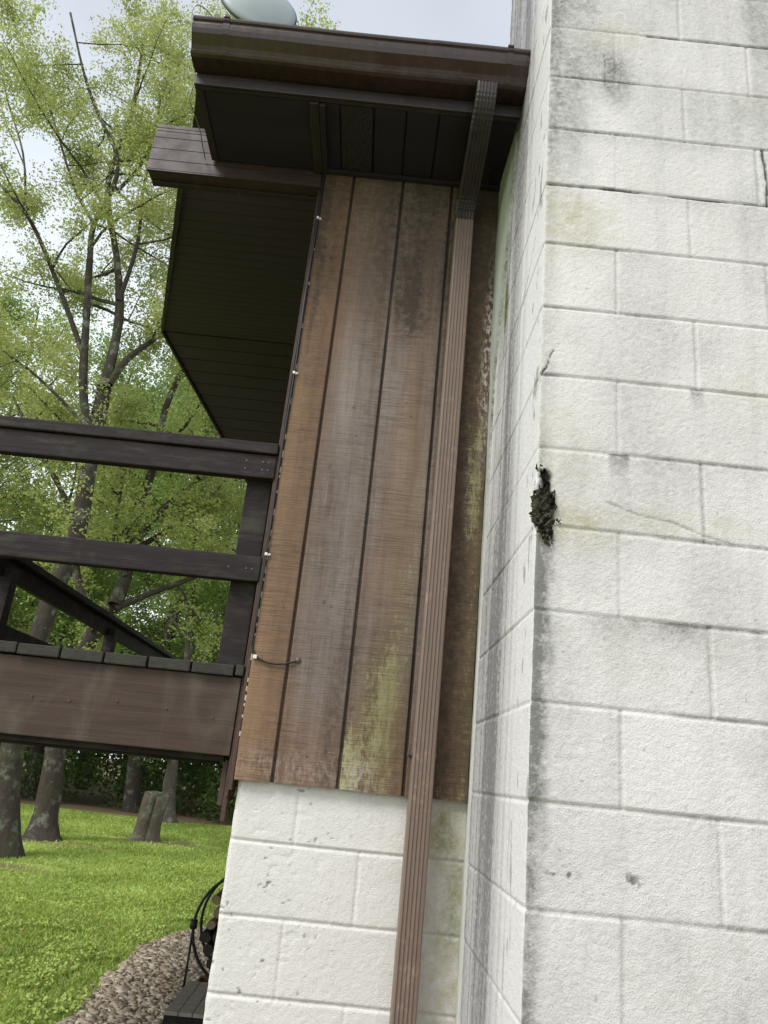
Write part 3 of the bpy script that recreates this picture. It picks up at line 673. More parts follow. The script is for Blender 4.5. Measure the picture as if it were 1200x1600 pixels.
# boxed beam carrying the prow overhang
mb = MB()
bz = [3.855, 3.905, 3.965, 4.025, 4.060, 4.078, 4.098]; by = 2.482
for i in range(len(bz) - 1):
    mb.box(-1.103, -.386, by + .004 * (i % 2 == 0) * 0 + .0012 * i, by + .03, bz[i] + .0015, bz[i + 1] - .0015, .0015)
mb.box(-1.102, -.386, by + .012, 2.566, 3.857, 4.094, .002)
bo = mb.build('boxed_beam', M['beam'], house)
mb = MB(); mb.box(-1.098, -.386, 2.545, 2.572, 3.846, 3.8565, .002); mb.box(-1.10, -.386, by + .001, by + .012, 3.850, 3.8568, .001); mb.build('underside_trim', M['fascia'], bo)
mb = MB(); mb.tube([(-.735 + .012 * math.cos(a), 2.55, 3.842 + .012 * math.sin(a)) for a in np.linspace(-.5 * math.pi, 1.1 * math.pi, 12)], .0025, 6); mb.build('hook', M['iron'], bo)

# ------------------------------------------------------------ cable along the corner
cab = thing('coaxial_cable', 'thin black cable clipped down the left edge of the brown boards and entering the wall', 'cable', (-.37, 2.46, 1.95))
mb = MB()
pts = []
for z in np.arange(3.93, 1.97, -.04): pts.append((-.3755 + .0015 * math.sin(z * 9), YS - .006 + .001 * math.sin(z * 5), z))
pts += [(-.3745, YS - .006, 1.965), (-.370, YS - .006, 1.948), (-.360, YS - .006, 1.933), (-.345, YS - .006, 1.922), (-.32, YS - .007, 1.914), (-.29, YS - .008, 1.912), (-.26, YS - .008, 1.916), (-.235, YS - .006, 1.924), (-.222, YS + .004, 1.930)]
mb.tube(pts, .0032, 7); mb.build('cable_run', M['cable'], cab)
mb = MB(); mb.tube([(-.381 + .001 * math.sin(z * 6), YS - .001, z) for z in np.arange(3.9, 2.62, -.05)] + [(-.379, YS - .002, z) for z in np.arange(2.6, 2.0, -.05)], .0025, 6); mb.build('cable_run', M['cable'], cab)
for z in (3.683, 2.975, 2.274):
    mb = MB(); mb.box(-.3795, -.3705, YS - .0115, YS, z - .005, z + .005, .0015); mb.box(-.3715, -.361, YS - .005, YS, z - .004, z + .004, .001); mb.tube([(-.3655, YS - .007, z), (-.3655, YS, z)], .0025, 6); mb.build('cable_clip', M['clip'], cab)
mb = MB(); mb.box(-.366, -.354, YS - .0115, YS, 1.922, 1.935, .002, None); mb.build('cable_clip', M['clip'], cab)
bm_ = MB(); r = bmesh.ops.create_icosphere(bm_.bm, subdivisions=2, radius=.010)
for v in r['verts']: v.co = Vector((v.co.x * 1.0 - .222, v.co.y * .45 + YS, v.co.z * 1.1 + 1.931)) + Vector([random.uniform(-.001, .001)] * 3)
bm_.build('sealant_blob', M['nail'], cab)

# nails in the boards
for x, z in ((-.155, 1.640), (-.305, 1.62), (-.30, 2.12), (-.135, 2.12), (-.12, 2.75), (.07, 2.85), (-.30, 3.42), (-.345, 3.50)):
    mb = MB(); mb.tube([(x, YS - .0012, z), (x, YS + .004, z)], .0032, 8); mb.build('nail', M['nail'], house)

# ============================================================ DECK
DX0, DY0, DY1 = -2.30, 2.50, 9.0
deck = thing('wooden_deck', 'dark brown raised wooden deck with plank railings left of the house', 'deck', (-1.3, 5, 1.6))
mb = MB(); mb.box(DX0, -.398, DY0, DY0 + .04, 1.618, 1.861, .003); mb.build('rim_board', M['rim'], deck)
mb = MB(); mb.box(DX0, -.42, DY0 + .045, DY0 + .085, 1.600, 1.855, .003); mb.box(DX0, -.45, DY0 + .10, DY0 + .14, 1.590, 1.84, .003); mb.build('inner_beam', M['timber'], deck)
mb = MB(); mb.box(DX0, DX0 + .04, DY0 + .15, DY1, 1.62, 1.855, .003); mb.box(DX0 + .05, -.42, DY1 - .04, DY1, 1.62, 1.855, .003); mb.build('rim_board', M['timber'], deck)
for i in range(13):
    y = DY0 + .6 + i * .48
    mb = MB(); mb.box(DX0 + .045, -.42, y, y + .04, 1.66, 1.855, .003); mb.build('joist', M['timber'], deck)
x = -.392; first = True; nb = 0
while x > DX0 - .02:
    wd = .030 if first else .1385
    mb = MB(); dz_ = random.uniform(-.002, .003); fy = random.uniform(-.006, .004)
    x0 = max(x - wd + .004, DX0 - .03)
    y1 = DY1
    me_ = mb.box(x0, x, DY0 - .014 + fy, y1, 1.864 + dz_, 1.899 + dz_, .004); mb.build('deck_board', M['dboard'], deck)
    x -= wd + .003; first = False
def post(x, y, z0=1.62, z1=2.60, s=.089):
    mb = MB(); mb.box(x - s / 2, x + s / 2, y, y + s, z0, z1, .004); return mb.build('post', M['timber'], deck)
post(-.449, DY0 + .042, 1.90, 2.60); post(DX0 + .045, DY0 + .045, -.1, 2.60)
for y in (4.55, 6.62, 8.86): post(DX0 + .05, y, 1.62, 2.60)
post(-1.2, 8.88, 1.9, 2.60)
# front rails: cap, top rail, mid rail
mb = MB(); mb.box(DX0 - .03, -.394, DY0 - .002, DY0 + .038, 2.560, 2.648, .004); mb.build('top_rail', M['timber'], deck)
mb = MB(); mb.box(DX0 - .05, -.392, DY0 - .012, DY0 + .125, 2.652, 2.694, .005); mb.build('rail_cap', M['timber'], deck)
mb = MB(); mb.box(DX0 - .03, -.392, DY0 - .002, DY0 + .038, 2.183, 2.272, .005); mb.build('mid_rail', M['timber'], deck)
mb = MB(); mb.box(DX0, DX0 + .038, DY0 + .13, DY1, 2.535, 2.648, .004); mb.build('top_rail', M['timber'], deck)
mb = MB(); mb.box(DX0 - .04, DX0 + .095, DY0 + .13, DY1 + .04, 2.652, 2.694, .005); mb.build('rail_cap', M['timber'], deck)
mb = MB(); mb.box(DX0, DX0 + .038, DY0 + .13, DY1, 2.175, 2.272, .004); mb.build('mid_rail', M['timber'], deck)
mb = MB(); mb.box(DX0, -.45, DY1, DY1 + .038, 2.56, 2.648, .004); mb.box(DX0, -.45, DY1, DY1 + .038, 2.18, 2.27, .004); mb.build('rear_rail', M['timber'], deck)
for x, z in [(x, z) for x in (-.42, -.44, -.5) for z in (2.59, 2.62, 2.225)] + [(x, 1.74 + .01 * math.sin(x * 30)) for x in (-.47, -.62, -.78, -.93, -1.05)]:
    mb = MB(); mb.tube([(x, DY0 - .0035, z), (x, DY0 + .002, z)], .0035, 7); mb.build('bolt', M['nail'], deck)

# ============================================================ SATELLITE DISH
dish = thing('satellite_dish', 'grey satellite dish standing on the roof behind the dark gutter', 'satellite dish', (-1.0, 3.1, 4.5))
dc = Vector((-.985, 3.10, 5.640)); nrm = Vector((.32, -.93, .22)).normalized()
ax = nrm.cross(Vector((0, 0, 1))).normalized(); ay = ax.cross(nrm).normalized()
def dish_mesh():
    mb = MB(); rings = []
    for side in (0, 1):
        rr = []
        for i in range(0, 9):
            r_ = i / 8; a_ = .216 * r_; b_ = .235 * r_; dp = .05 * (1 - r_ ** 2)
            rr.append([mb.bm.verts.new(dc + nrm * (dp + side * .006) + ax * a_ * math.cos(t) + ay * b_ * math.sin(t)) for t in np.linspace(0, 2 * math.pi, 48, endpoint=False)])
        for i in range(1, 8):
            for k in range(48):
                f = mb.bm.faces.new([rr[i][k], rr[i][(k + 1) % 48], rr[i + 1][(k + 1) % 48], rr[i + 1][k]]); f.smooth = True
        f = mb.bm.faces.new(rr[1]); rings.append(rr[8])
    for k in range(48): mb.bm.faces.new([rings[0][k], rings[0][(k + 1) % 48], rings[1][(k + 1) % 48], rings[1][k]])
    return mb
dish_mesh().build('reflector', M['dish'], dish)
mb = MB(); mb.tube([dc + nrm * (-.004) + ax * .219 * math.cos(t) + ay * .238 * math.sin(t) for t in np.linspace(0, 2 * math.pi, 49)], .006, 6, False); mb.build('rim', M['iron'], dish)
mb = MB(); mb.tube([dc - nrm * .02, dc - nrm * .09 - Vector((0, 0, .05)), (-1.0, 3.28, 5.2), (-1.0, 3.28, 4.55)], .02, 10); mb.box(-1.08, -.92, 3.2, 3.36, 4.53, 4.56, .004); mb.build('mast', M['steel'], dish)
mb = MB(); mb.tube([dc - ay * .23, dc - ay * .30 - nrm * .25, dc - ay * .22 - nrm * .42], .009, 8); mb.box(-.03, .03, -.05, .05, -.03, .03, .01, Matrix.Translation(dc - ay * .2 - nrm * .43)); mb.build('feed_arm', M['steel'], dish)
wire = thing('dish_wire', 'thin grey wire looping over the left end of the gutter', 'wire', (-.85, 2.1, 4.1))
mb = MB()
wp = [(-.93, 2.75, 4.62), (-.88, 2.45, 4.52), (-.835, 2.25, 4.36), (-.800, 2.08, 4.180), (-.815, 2.03, 4.178), (-.850, 2.0, 4.176), (-.868, 2.0, 4.150), (-.866, 2.02, 4.10), (-.858, 2.06, 4.03), (-.853, 2.105, 3.985), (-.852, 2.13, 3.95), (-.862, 2.15, 3.93), (-.872, 2.18, 3.91), (-.862, 2.30, 3.915), (-.868, 2.40, 3.92), (-.872, 2.465, 3.925), (-.872, 2.476, 3.92)]
def smooth(pts, n=5):
    pts = [Vector(p) for p in pts]; o = []
    for i in range(len(pts) - 1):
        p0, p1, p2, p3 = pts[max(i - 1, 0)], pts[i], pts[i + 1], pts[min(i + 2, len(pts) - 1)]
        for j in range(n):
            t = j / n; o.append(.5 * ((2 * p1) + (p2 - p0) * t + (2 * p0 - 5 * p1 + 4 * p2 - p3) * t * t + (3 * p1 - p0 - 3 * p2 + p3) * t ** 3))
    o.append(pts[-1]); return o
mb.tube(smooth(wp), .0022, 6); mb.build('wire_run', M['steel'], wire)

# ============================================================ GROUND
def bed_edge(y):   # gravel to the right of this x
    return np.interp(y, [2, 5.3, 5.6, 6.9, 7.6, 8.2, 8.6, 9.2, 30], [-1.7, -1.62, -1.58, -1.66, -1.66, -1.50, -1.35, -.9, 20])
def ground():
    xs = np.concatenate([np.linspace(-120, -14, 20)[:-1], np.linspace(-14, 6, 161), np.linspace(6, 120, 20)[1:]])
    ys = np.concatenate([np.linspace(-30, 2, 12)[:-1], np.linspace(2, 26, 193), np.linspace(26, 160, 24)[1:]])
    X, Y = np.meshgrid(xs, ys, indexing='ij')
    Z = (fbm(X * .3, Y * .3, 2) - .5) * .12 * np.clip((Y - 4) / 6, 0, 1) * (Y < 60)
    d = (X > bed_edge(Y) - .03).astype(float) * (Y < 10)
    for cx, cy, rx, ry in ((-5.2, 14.2, 1.3, .35), (-4.0, 16.3, 1.5, .3), (-4.7, 11.4, .9, .35), (-3.6, 16.2, 1.2, .35)):
        d = np.maximum(d, .95 * blob(X + (fbm(X * 2, Y * 2, 1) - .5), Y + (fbm(X * 2, Y * 2, 4) - .5), cx, cy, rx, ry, .7))
    d = np.maximum(d, sst(20.5, 22.5, Y))
    o = link('ground', npmesh('ground', np.stack([X, Y, Z], -1).reshape(-1, 3), grid_faces(len(xs), len(ys)), True, dict(dirt=d)), ground_material())
    setp(o, 'mown green lawn with a few bare patches stretching to the trees', None, None, 'structure')
ground()
def gz(x, y): return (fbm(np.asarray(x) * .3, np.asarray(y) * .3, 2) - .5) * .12 * np.clip((np.asarray(y) - 4) / 6, 0, 1)
rs = np.random.RandomState(5)
def leaves_mesh(name, P, size, tone, flat=0.0, asp=.55, seed=1):
    r = np.random.RandomState(seed); n = len(P); size = np.asarray(size).reshape(-1, 1) * np.ones((n, 1))
    d = r.normal(size=(n, 3)); d[:, 2] *= (1 - flat); d /= np.linalg.norm(d, axis=1, keepdims=True)
    q = r.normal(size=(n, 3)); q[:, 2] *= .8; s = np.cross(d, q); s /= np.linalg.norm(s, axis=1, keepdims=True) + 1e-9
    nn = np.cross(d, s)
    a = P - d * size * .5; b = P + s * size * asp * .5 + nn * size * .08; c = P + d * size * .5; e = P - s * size * asp * .5 + nn * size * .08
    V = np.stack([a, b, c, e], 1).reshape(-1, 3); F = np.arange(4 * n).reshape(n, 4)
    return npmesh(name, V, F, False, dict(tone=np.repeat(tone, 4)))
def grass():
    n = 330000
    y = 4.6 + 17 * rs.rand(n) ** 1.5; x = rs.uniform(-1.0, 0, n) * (2.2 + y * .62) - .1 * 0 + .0
    x = -.2 + x
    keep = (x < bed_edge(y) + rs.normal(size=n) * .05)
    cl = fbm(x * 3, y * 3, 2); keep &= rs.rand(n) < .45 + 1.1 * cl
    for cx, cy, rx, ry in ((-5.2, 14.2, 1.3, .35), (-4.0, 16.3, 1.5, .3), (-4.7, 11.4, .9, .35), (-3.6, 16.2, 1.2, .35)): keep &= ~((blob(x, y, cx, cy, rx, ry, .7) > .45) & (rs.rand(n) < .85))
    x, y = x[keep], y[keep]; n = len(x); h_ = (.014 + .022 * rs.rand(n)) * (.7 + .7 * fbm(x * 1.5, y * 1.5, 5)) * (1 + (y - 5) * .03)
    z = gz(x, y); a = rs.uniform(0, 6.283, n); wd = (.0045 + .005 * rs.rand(n)) * (1 + (y - 5) * .12); lean = rs.normal(size=(n, 2)) * .6
    p0 = np.stack([x - np.cos(a) * wd, y - np.sin(a) * wd, z - .004], 1); p1 = np.stack([x + np.cos(a) * wd, y + np.sin(a) * wd, z - .004], 1)
    p2 = np.stack([x + lean[:, 0] * h_, y + lean[:, 1] * h_, z + h_], 1)
    V = np.stack([p0, p1, p2], 1).reshape(-1, 3); t = np.clip(.15 + .6 * rs.rand(n) + .5 * (fbm(x * 1.2, y * .8, 3) - .5) * 2, 0, 1)
    o = link('grass', npmesh('grass', V, np.arange(3 * n).reshape(n, 3), False, dict(tone=np.repeat(t, 3))), grass_material())
    setp(o, 'short green grass with clover covering the lawn', 'grass', None, 'stuff')
    # clover leaves close to the gravel
    m = 26000; y = 4.8 + 5.5 * rs.rand(m); x = bed_edge(y) - np.abs(rs.normal(size=m)) * 1.3 - .02; k = fbm(x * 2.2, y * 2.2, 6) > .48; x, y = x[k], y[k]
    P = np.stack([x, y, gz(x, y) + .03 + .02 * rs.rand(len(x))], 1)
    o = link('clover', leaves_mesh('clover', P, 0.018 + .016 * rs.rand(len(x)), np.clip(.3 + .5 * rs.rand(len(x)), 0, 1), .75, .9, 3), grass_material())
    setp(o, 'broad leaved clover in the lawn beside the stone bed', 'clover', None, 'stuff')
grass()
def fallen():
    m = 420; y = 5 + 13 * rs.rand(m) ** 1.3; x = -.5 - rs.rand(m) * (1.0 + y * .5); P = np.stack([x, y, gz(x, y) + .035], 1)
    o = link('fallen_leaves', leaves_mesh('fallen_leaves', P, .026 + .022 * rs.rand(m), rs.rand(m), .85, .6, 14), simple('dry_leaf', (.30, .22, .09), .8, .2, 0, .4, 3))
    setp(o, 'dry yellow brown leaves scattered over the lawn', 'fallen leaves', None, 'stuff')
fallen()
def gravel():
    n = 15000; y = 4.7 + 4.6 * rs.rand(n); x = bed_edge(y) + rs.rand(n) ** 1.2 * 1.35 + rs.normal(size=n) * .03
    ok = (x < -.38) & (x > -2.2); x, y = x[ok], y[ok]; n = len(x)
    s = .010 + .040 * rs.rand(n) ** 2.4; s2 = s * (.5 + .4 * rs.rand(n)); t = .003 + .005 * rs.rand(n); a = rs.uniform(0, 6.28, n); tx = rs.normal(size=n) * .13; ty = rs.normal(size=n) * .13
    z0 = .006 + .018 * rs.rand(n)
    ang = np.array([0, 1.1, 2.0, 3.2, 4.2, 5.3]); V = []
    jit = 1 + .25 * rs.normal(size=(n, 6)).clip(-1, 1)
    ex = s[:, None] * np.cos(ang) * jit; ey = s2[:, None] * np.sin(ang) * jit
    X = x[:, None] + ex * np.cos(a)[:, None] - ey * np.sin(a)[:, None]; Y = y[:, None] + ex * np.sin(a)[:, None] + ey * np.cos(a)[:, None]
    zb = z0[:, None] + tx[:, None] * ex + ty[:, None] * ey
    top = np.stack([X, Y, zb + t[:, None]], -1); bot = np.stack([X * 1.0, Y, zb - t[:, None]], -1)
    V = np.concatenate([top, bot], 1).reshape(-1, 3); b = (np.arange(n) * 12)[:, None]
    F = []
    for q in ((0, 1, 2, 3), (0, 3, 4, 5)): F.append(b + np.array(q))
    for i in range(6): F.append(b + np.array((i, i + 6, (i + 1) % 6 + 6, (i + 1) % 6)))
    F = np.stack(F, 1).reshape(-1, 4)
    o = link('gravel', npmesh('gravel', V, F, False, dict(tone=np.repeat(rs.rand(n) ** 1.3, 12))), stone_material())
    setp(o, 'bed of flat brown grey shale chips beside the house', 'gravel', None, 'stuff')
gravel()

# ------------------------------------------------------------ table and log hoop by the house corner
tb = thing('garden_table', 'small low dark slatted wooden table at the foot of the white block corner', 'table', (-.6, 4.95, 0))
for i in range(5):
    x0 = -.895 + i * .077
    mb = MB(); mb.box(x0, x0 + .073, 4.78, 5.42, .283, .303, .003); mb.build('slat', M['plank'], tb)
mb = MB(); mb.box(-.90, -.51, 4.80, 4.83, .20, .282, .003); mb.build('apron', M['timber'], tb); mb = MB(); mb.box(-.90, -.51, 5.37, 5.40, .22, .282, .003); mb.build('apron', M['timber'], tb)
for x, y in ((-.86, 4.82), (-.55, 4.82), (-.86, 5.33), (-.55, 5.33)):
    mb = MB(); mb.box(x - .022, x + .022, y, y + .045, -.03, .282, .003); mb.build('leg', M['timber'], tb)
st = thing('garden_step', 'pale grey plank step in front of the small dark table', 'step', (-.9, 4.6, 0))
mb = MB(); mb.box(-1.02, -.66, 4.42, 4.72, .13, .155, .003); mb.build('tread', M['plank2'], st)
mb = MB(); mb.box(-1.0, -.96, 4.45, 4.70, -.02, .13, .003); mb.build('side', M['timber'], st); mb = MB(); mb.box(-.72, -.68, 4.45, 4.70, -.02, .13, .003); mb.build('side', M['timber'], st)
hoop = thing('firewood_hoop', 'black iron hoop filled with dark split firewood behind the small table', 'firewood rack', (-.75, 6.0, 0))
hc = Vector((-.66, 6.0, .50)); hr = .36
mb = MB(); mb.tube([hc + Vector((hr * math.cos(t), 0, hr * math.sin(t))) for t in np.linspace(0, 2 * math.pi, 41)], .011, 7, False); mb.tube([hc + Vector((hr * math.cos(t), .3, hr * math.sin(t))) for t in np.linspace(0, 2 * math.pi, 41)], .011, 7, False); mb.build('ring', M['iron'], hoop)
mb = MB(); mb.tube([hc + Vector((-hr, .0, -.02)), hc + Vector((-hr, 0, .035))], .026, 8); mb.tube([hc + Vector((-hr, 0, -.02)), (-1.02, 6.0, 0)], .009, 6); mb.build('stand', M['iron'], hoop); mb = MB(); mb.tube([hc + Vector((hr, 0, -.02)), (-.30, 6.0, 0)], .009, 6); mb.build('stand', M['iron'], hoop)
k = 0
for row in range(8):
    for c_ in range(8):
        px = -.31 + c_ * .088 + (.04 if row % 2 else 0) + random.uniform(-.012, .012); pz = -.29 + row * .078
        if px * px + pz * pz < .285 ** 2 and px < .02:
            rr_ = random.uniform(.030, .043); mb = MB()
            n = 7; y0 = -.04 + random.uniform(-.03, .03); y1 = .34 + random.uniform(-.03, .03)
            sec = [(rr_ * random.uniform(.8, 1.15) * math.cos(2 * math.pi * i / n), rr_ * random.uniform(.8, 1.15) * math.sin(2 * math.pi * i / n)) for i in range(n)]
            mb.sweep(sec, [hc + Vector((px, y0, pz)), hc + Vector((px, y1, pz))], [((1, 0, 0), (0, 0, 1))] * 2)
            lg = mb.build('log', M['darkbark'] if random.random() < .6 else M['logend'], None)
            setp(lg, 'split log stacked inside the black iron hoop', 'log', 'firewood logs in the hoop'); k += 1
bxo = thing('wooden_box', 'brown wooden box standing under the firewood hoop', 'box', (-.7, 6.0, 0))
mb = MB(); mb.box(-.97, -.42, 5.92, 5.935, 0, .12, .003); mb.box(-.97, -.42, 6.32, 6.335, 0, .12, .003); mb.box(-.97, -.955, 5.936, 6.319, 0, .12, .002); mb.box(-.435, -.42, 5.936, 6.319, 0, .12, .002); mb.box(-.954, -.436, 5.937, 6.318, .01, .02); mb.build('side_boards', M['boxw'], bxo)

# ============================================================ TREES
def cast(px, py, Y):
    d = fw + rt * ((px - 600) / 1175.9) - up * ((py - 800) / 1175.9); return Vector((d.x * Y / d.y, Y, H + d.z * Y / d.y))
class Tree:
    def __init__(s, seed): s.r = random.Random(seed); s.segs = []; s.tw = []
    def limb(s, pts, rads, lvl, kids, spread=.75, Lf=.42, maxl=3):
        s.segs.append((pts, rads)); r = s.r
        L = sum((pts[i + 1] - pts[i]).length for i in range(len(pts) - 1))
        if lvl >= maxl: s.tw.append((pts, L)); return
        if lvl == maxl - 1: s.tw.append((pts[len(pts) // 2:], L / 2))
        for k in range(kids):
            t = .22 + .78 * (k + r.random()) / kids; f = t * (len(pts) - 1); i = min(int(f), len(pts) - 2); p = pts[i].lerp(pts[i + 1], f - i); rr = rads[i] * (1 - f + i) + rads[i + 1] * (f - i)
            d = (pts[i + 1] - pts[i]).normalized(); o = Vector((r.gauss(0, 1), r.gauss(0, 1), r.gauss(.15, .6))); o = (o - d * o.dot(d)).normalized()
            dd = (d * (1 - spread) + o * spread).normalized(); l = max(.35, L * Lf * (1.15 - .6 * t) * r.uniform(.6, 1.25))
            s.auto(p, dd, l, max(.006, rr * .55), lvl + 1, max(3, kids - 2), spread, Lf, maxl)
    def auto(s, p, d, L, rd, lvl, kids, spread=.75, Lf=.42, maxl=3):
        r = s.r; n = 6; pts = [p]; rads = [rd]
        for i in range(n):
            d = (d + Vector((r.gauss(0, .14), r.gauss(0, .14), r.gauss(.04, .12)))).normalized(); pts.append(pts[-1] + d * (L / n)); rads.append(rd * (1 - .8 * (i + 1) / n))
        s.limb(pts, rads, lvl, kids, spread, Lf, maxl)
    def wood(s, parent, mat, rmin=.0):
        V = []; F = []; o = 0
        for pts, rads in s.segs:
            if rads[0] < rmin: continue
            n = 10 if rads[0] > .06 else (6 if rads[0] > .02 else 4)
            prev = None
            for i, p in enumerate(pts):
                t = (pts[min(i + 1, len(pts) - 1)] - pts[max(i - 1, 0)]).normalized()
                a = t.orthogonal().normalized() if prev is None else (prev - t * prev.dot(t)).normalized(); prev = a; b = t.cross(a)
                for k in range(n):
                    q = 1 + (.10 * math.sin(k * 2.4 + i) if rads[0] > .08 else 0)
                    V.append(tuple(p + rads[i] * q * (math.cos(6.2832 * k / n) * a + math.sin(6.2832 * k / n) * b)))
            for i in range(len(pts) - 1):
                for k in range(n): F.append((o + i * n + k, o + i * n + (k + 1) % n, o + (i + 1) * n + (k + 1) % n, o + (i + 1) * n + k))
            o += n * len(pts)
        return link('trunk', npmesh('trunk', V, F), mat, parent)
    def crown(s, parent, mat, n, size, sig, seed, box=None):
        r = np.random.RandomState(seed); L = np.array([l for _, l in s.tw]); cnt = r.multinomial(n, L / L.sum()); P = []; T = []
        for (pts, l), c in zip(s.tw, cnt):
            if c == 0: continue
            a = np.array([tuple(p) for p in pts]); m_ = max(1, c // 9); f = r.rand(m_) ** .8 * (len(a) - 1); i = np.minimum(f.astype(int), len(a) - 2); g = (f - i)[:, None]
            N = a[i] * (1 - g) + a[i + 1] * g + r.normal(size=(m_, 3)) * sig; q = r.randint(0, m_, c)
            P.append(N[q] + r.normal(size=(c, 3)) * np.array([1, 1, .6]) * size * 1.25); T.append(np.clip(r.rand() * .3 + r.rand(m_)[q] * .4 + r.rand(c) * .3, 0, 1))
        P = np.concatenate(P); T = np.concatenate(T)
        k = P[:, 2] > .5; P, T = P[k], T[k]
        return link('crown', leaves_mesh('crown', P, size * (.6 + .8 * r.rand(len(P))), T, .3, .6, seed), mat, parent)
def px_path(pp, Y, dy=0.0, seed=0):
    r = random.Random(seed); pts = [cast(x, y, Y + dy * i) for i, (x, y) in enumerate(pp)]
    return smooth(pts, 4)
def taper(n, a, b, flare=0):
    return [a + (b - a) * (i / (n - 1)) ** .8 + flare * math.exp(-i * .9) for i in range(n)]
LM = leaf_material('spring_leaves', (.22, .28, .07), (.46, .50, .17), (.38, .40, .15))
LM2 = leaf_material('dark_leaves', (.08, .17, .04), (.26, .38, .09), (.14, .24, .055))
LM3 = leaf_material('forest_leaves', (.022, .060, .020), (.075, .145, .042), (.035, .085, .025))

def manual_tree(name, label, Y, stems, seed, nleaf, lsize, mat, group='trees standing in the lawn', bark='bark', sig=.16, flare=.14):
    base = cast(*stems[0][0][0], Y); root = thing(name, label, 'tree', (base.x, base.y, 0), group)
    T = Tree(seed)
    for si, (pp, r0, r1, lvl, kids, dy) in enumerate(stems):
        pts = px_path(pp, Y, dy); 
        if si == 0: pts[0].z = -.1
        T.limb(pts, taper(len(pts), r0, r1, flare if si == 0 else 0), lvl, kids)
    T.wood(root, M[bark]); T.crown(root, mat, nleaf, lsize, sig, seed); return root
# left many stemmed tree
manual_tree('maple_tree', 'tall many stemmed tree with the lichened trunk leftmost on the lawn', 12.2, [
    ([(5, 1345), (20, 1170), (70, 965), (118, 842), (140, 725), (163, 605)], .175, .13, 2, 0, 0.03),
    ([(163, 605), (186, 500), (182, 400), (168, 290), (205, 180), (225, 60)], .10, .03, 1, 7, .06),
    ([(140, 690), (130, 600), (136, 480), (140, 410), (147, 350), (178, 290), (182, 240), (150, 170), (130, 110), (110, 20)], .085, .02, 1, 9, -.05),
    ([(132, 560), (100, 470), (60, 370), (30, 320), (-15, 275)], .06, .03, 1, 6, -.05),
    ([(170, 600), (200, 560), (250, 522), (280, 480), (320, 430)], .08, .02, 1, 6, .08),
    ([(147, 350), (115, 290), (70, 150), (20, 80)], .04, .012, 1, 6, .05),
    ([(182, 300), (230, 240), (255, 130), (270, 40)], .04, .012, 1, 6, .1),
    ([(130, 660), (60, 590), (0, 545), (-60, 500)], .035, .012, 1, 6, -.1),
    ([(186, 470), (215, 380), (225, 290), (250, 190), (280, 100)], .05, .015, 1, 6, .12),
    ([(40, 330), (36, 240), (10, 150), (-5, 60)], .03, .012, 1, 5, .05),
], 3, 120000, .054, LM, bark='darkbark')
manual_tree('maple_tree', 'leaning lichen covered tree with a flared mossy foot second from left on the lawn', 14.7, [
    ([(63, 1316), (76, 1250), (87, 1170), (108, 1060), (150, 985), (180, 945)], .215, .15, 2, 0, .05),
    ([(180, 945), (196, 900), (202, 844), (228, 762), (243, 720), (258, 640), (300, 540), (330, 440)], .15, .05, 1, 8, .12),
    ([(182, 950), (240, 925), (295, 905), (345, 880), (390, 855), (430, 800)], .075, .03, 1, 7, .1),
    ([(215, 842), (250, 800), (282, 770), (325, 742), (380, 735)], .09, .02, 1, 7, .08),
    ([(150, 985), (120, 900), (110, 800), (60, 700), (20, 620)], .10, .03, 1, 8, .1),
    ([(196, 900), (180, 830), (190, 730), (150, 640)], .06, .02, 1, 7, -.1),
    ([(300, 540), (370, 330), (430, 140), (474, 46)], .05, .012, 1, 5, .02),
], 8, 44000, .070, LM, bark='darkbark', flare=.26)
manual_tree('slender_tree', 'slender grey trunked tree at the far side of the lawn behind the stump', 21.0, [
    ([(263, 1288), (265, 1230), (272, 1180), (290, 1060), (300, 960), (312, 860), (330, 740), (350, 600)], .19, .06, 1, 9, .1),
    ([(290, 1060), (350, 980), (400, 900)], .06, .03, 1, 6, .1),
    ([(296, 1000), (240, 930), (200, 860)], .06, .02, 1, 6, .1),
], 12, 34000, .085, LM2, flare=.08, sig=.25)
# stump
stp = thing('tree_stump', 'short mossy split stump standing in the lawn', 'stump', (-4.0, 16.4, 0))
STB = bark_material('stump_bark', (.05, .042, .032), (.17, .145, .105), .45)
def stump():
    for dx, rr_, h_, ph in ((-.08, .165, .88, 0), (.12, .13, .84, 1)):
        mb = MB(); rings = []; n = 14
        for i, z in enumerate((-.08, .03, .10, .25, .45, .65, h_)):
            f = 1 + .6 * math.exp(-z * 14) if z > 0 else 1.6
            ring = []
            for k in range(n):
                a = 2 * math.pi * k / n; q = rr_ * f * (1 + .10 * math.sin(a * 3 + ph) + .05 * math.sin(a * 5 + i)); zz = z + (.03 * math.sin(a + ph) + random.uniform(-.012, .012) if i == 6 else 0)
                ring.append(mb.bm.verts.new((-4.03 + dx + z * .10 + q * math.cos(a), 16.4 + q * math.sin(a), zz)))
            rings.append(ring)
        for i in range(6):
            for k in range(n): f_ = mb.bm.faces.new([rings[i][k], rings[i][(k + 1) % n], rings[i + 1][(k + 1) % n], rings[i + 1][k]]); f_.smooth = True
        mb.bm.faces.new(rings[-1]); mb.build('trunk_half', STB, stp)
stump()
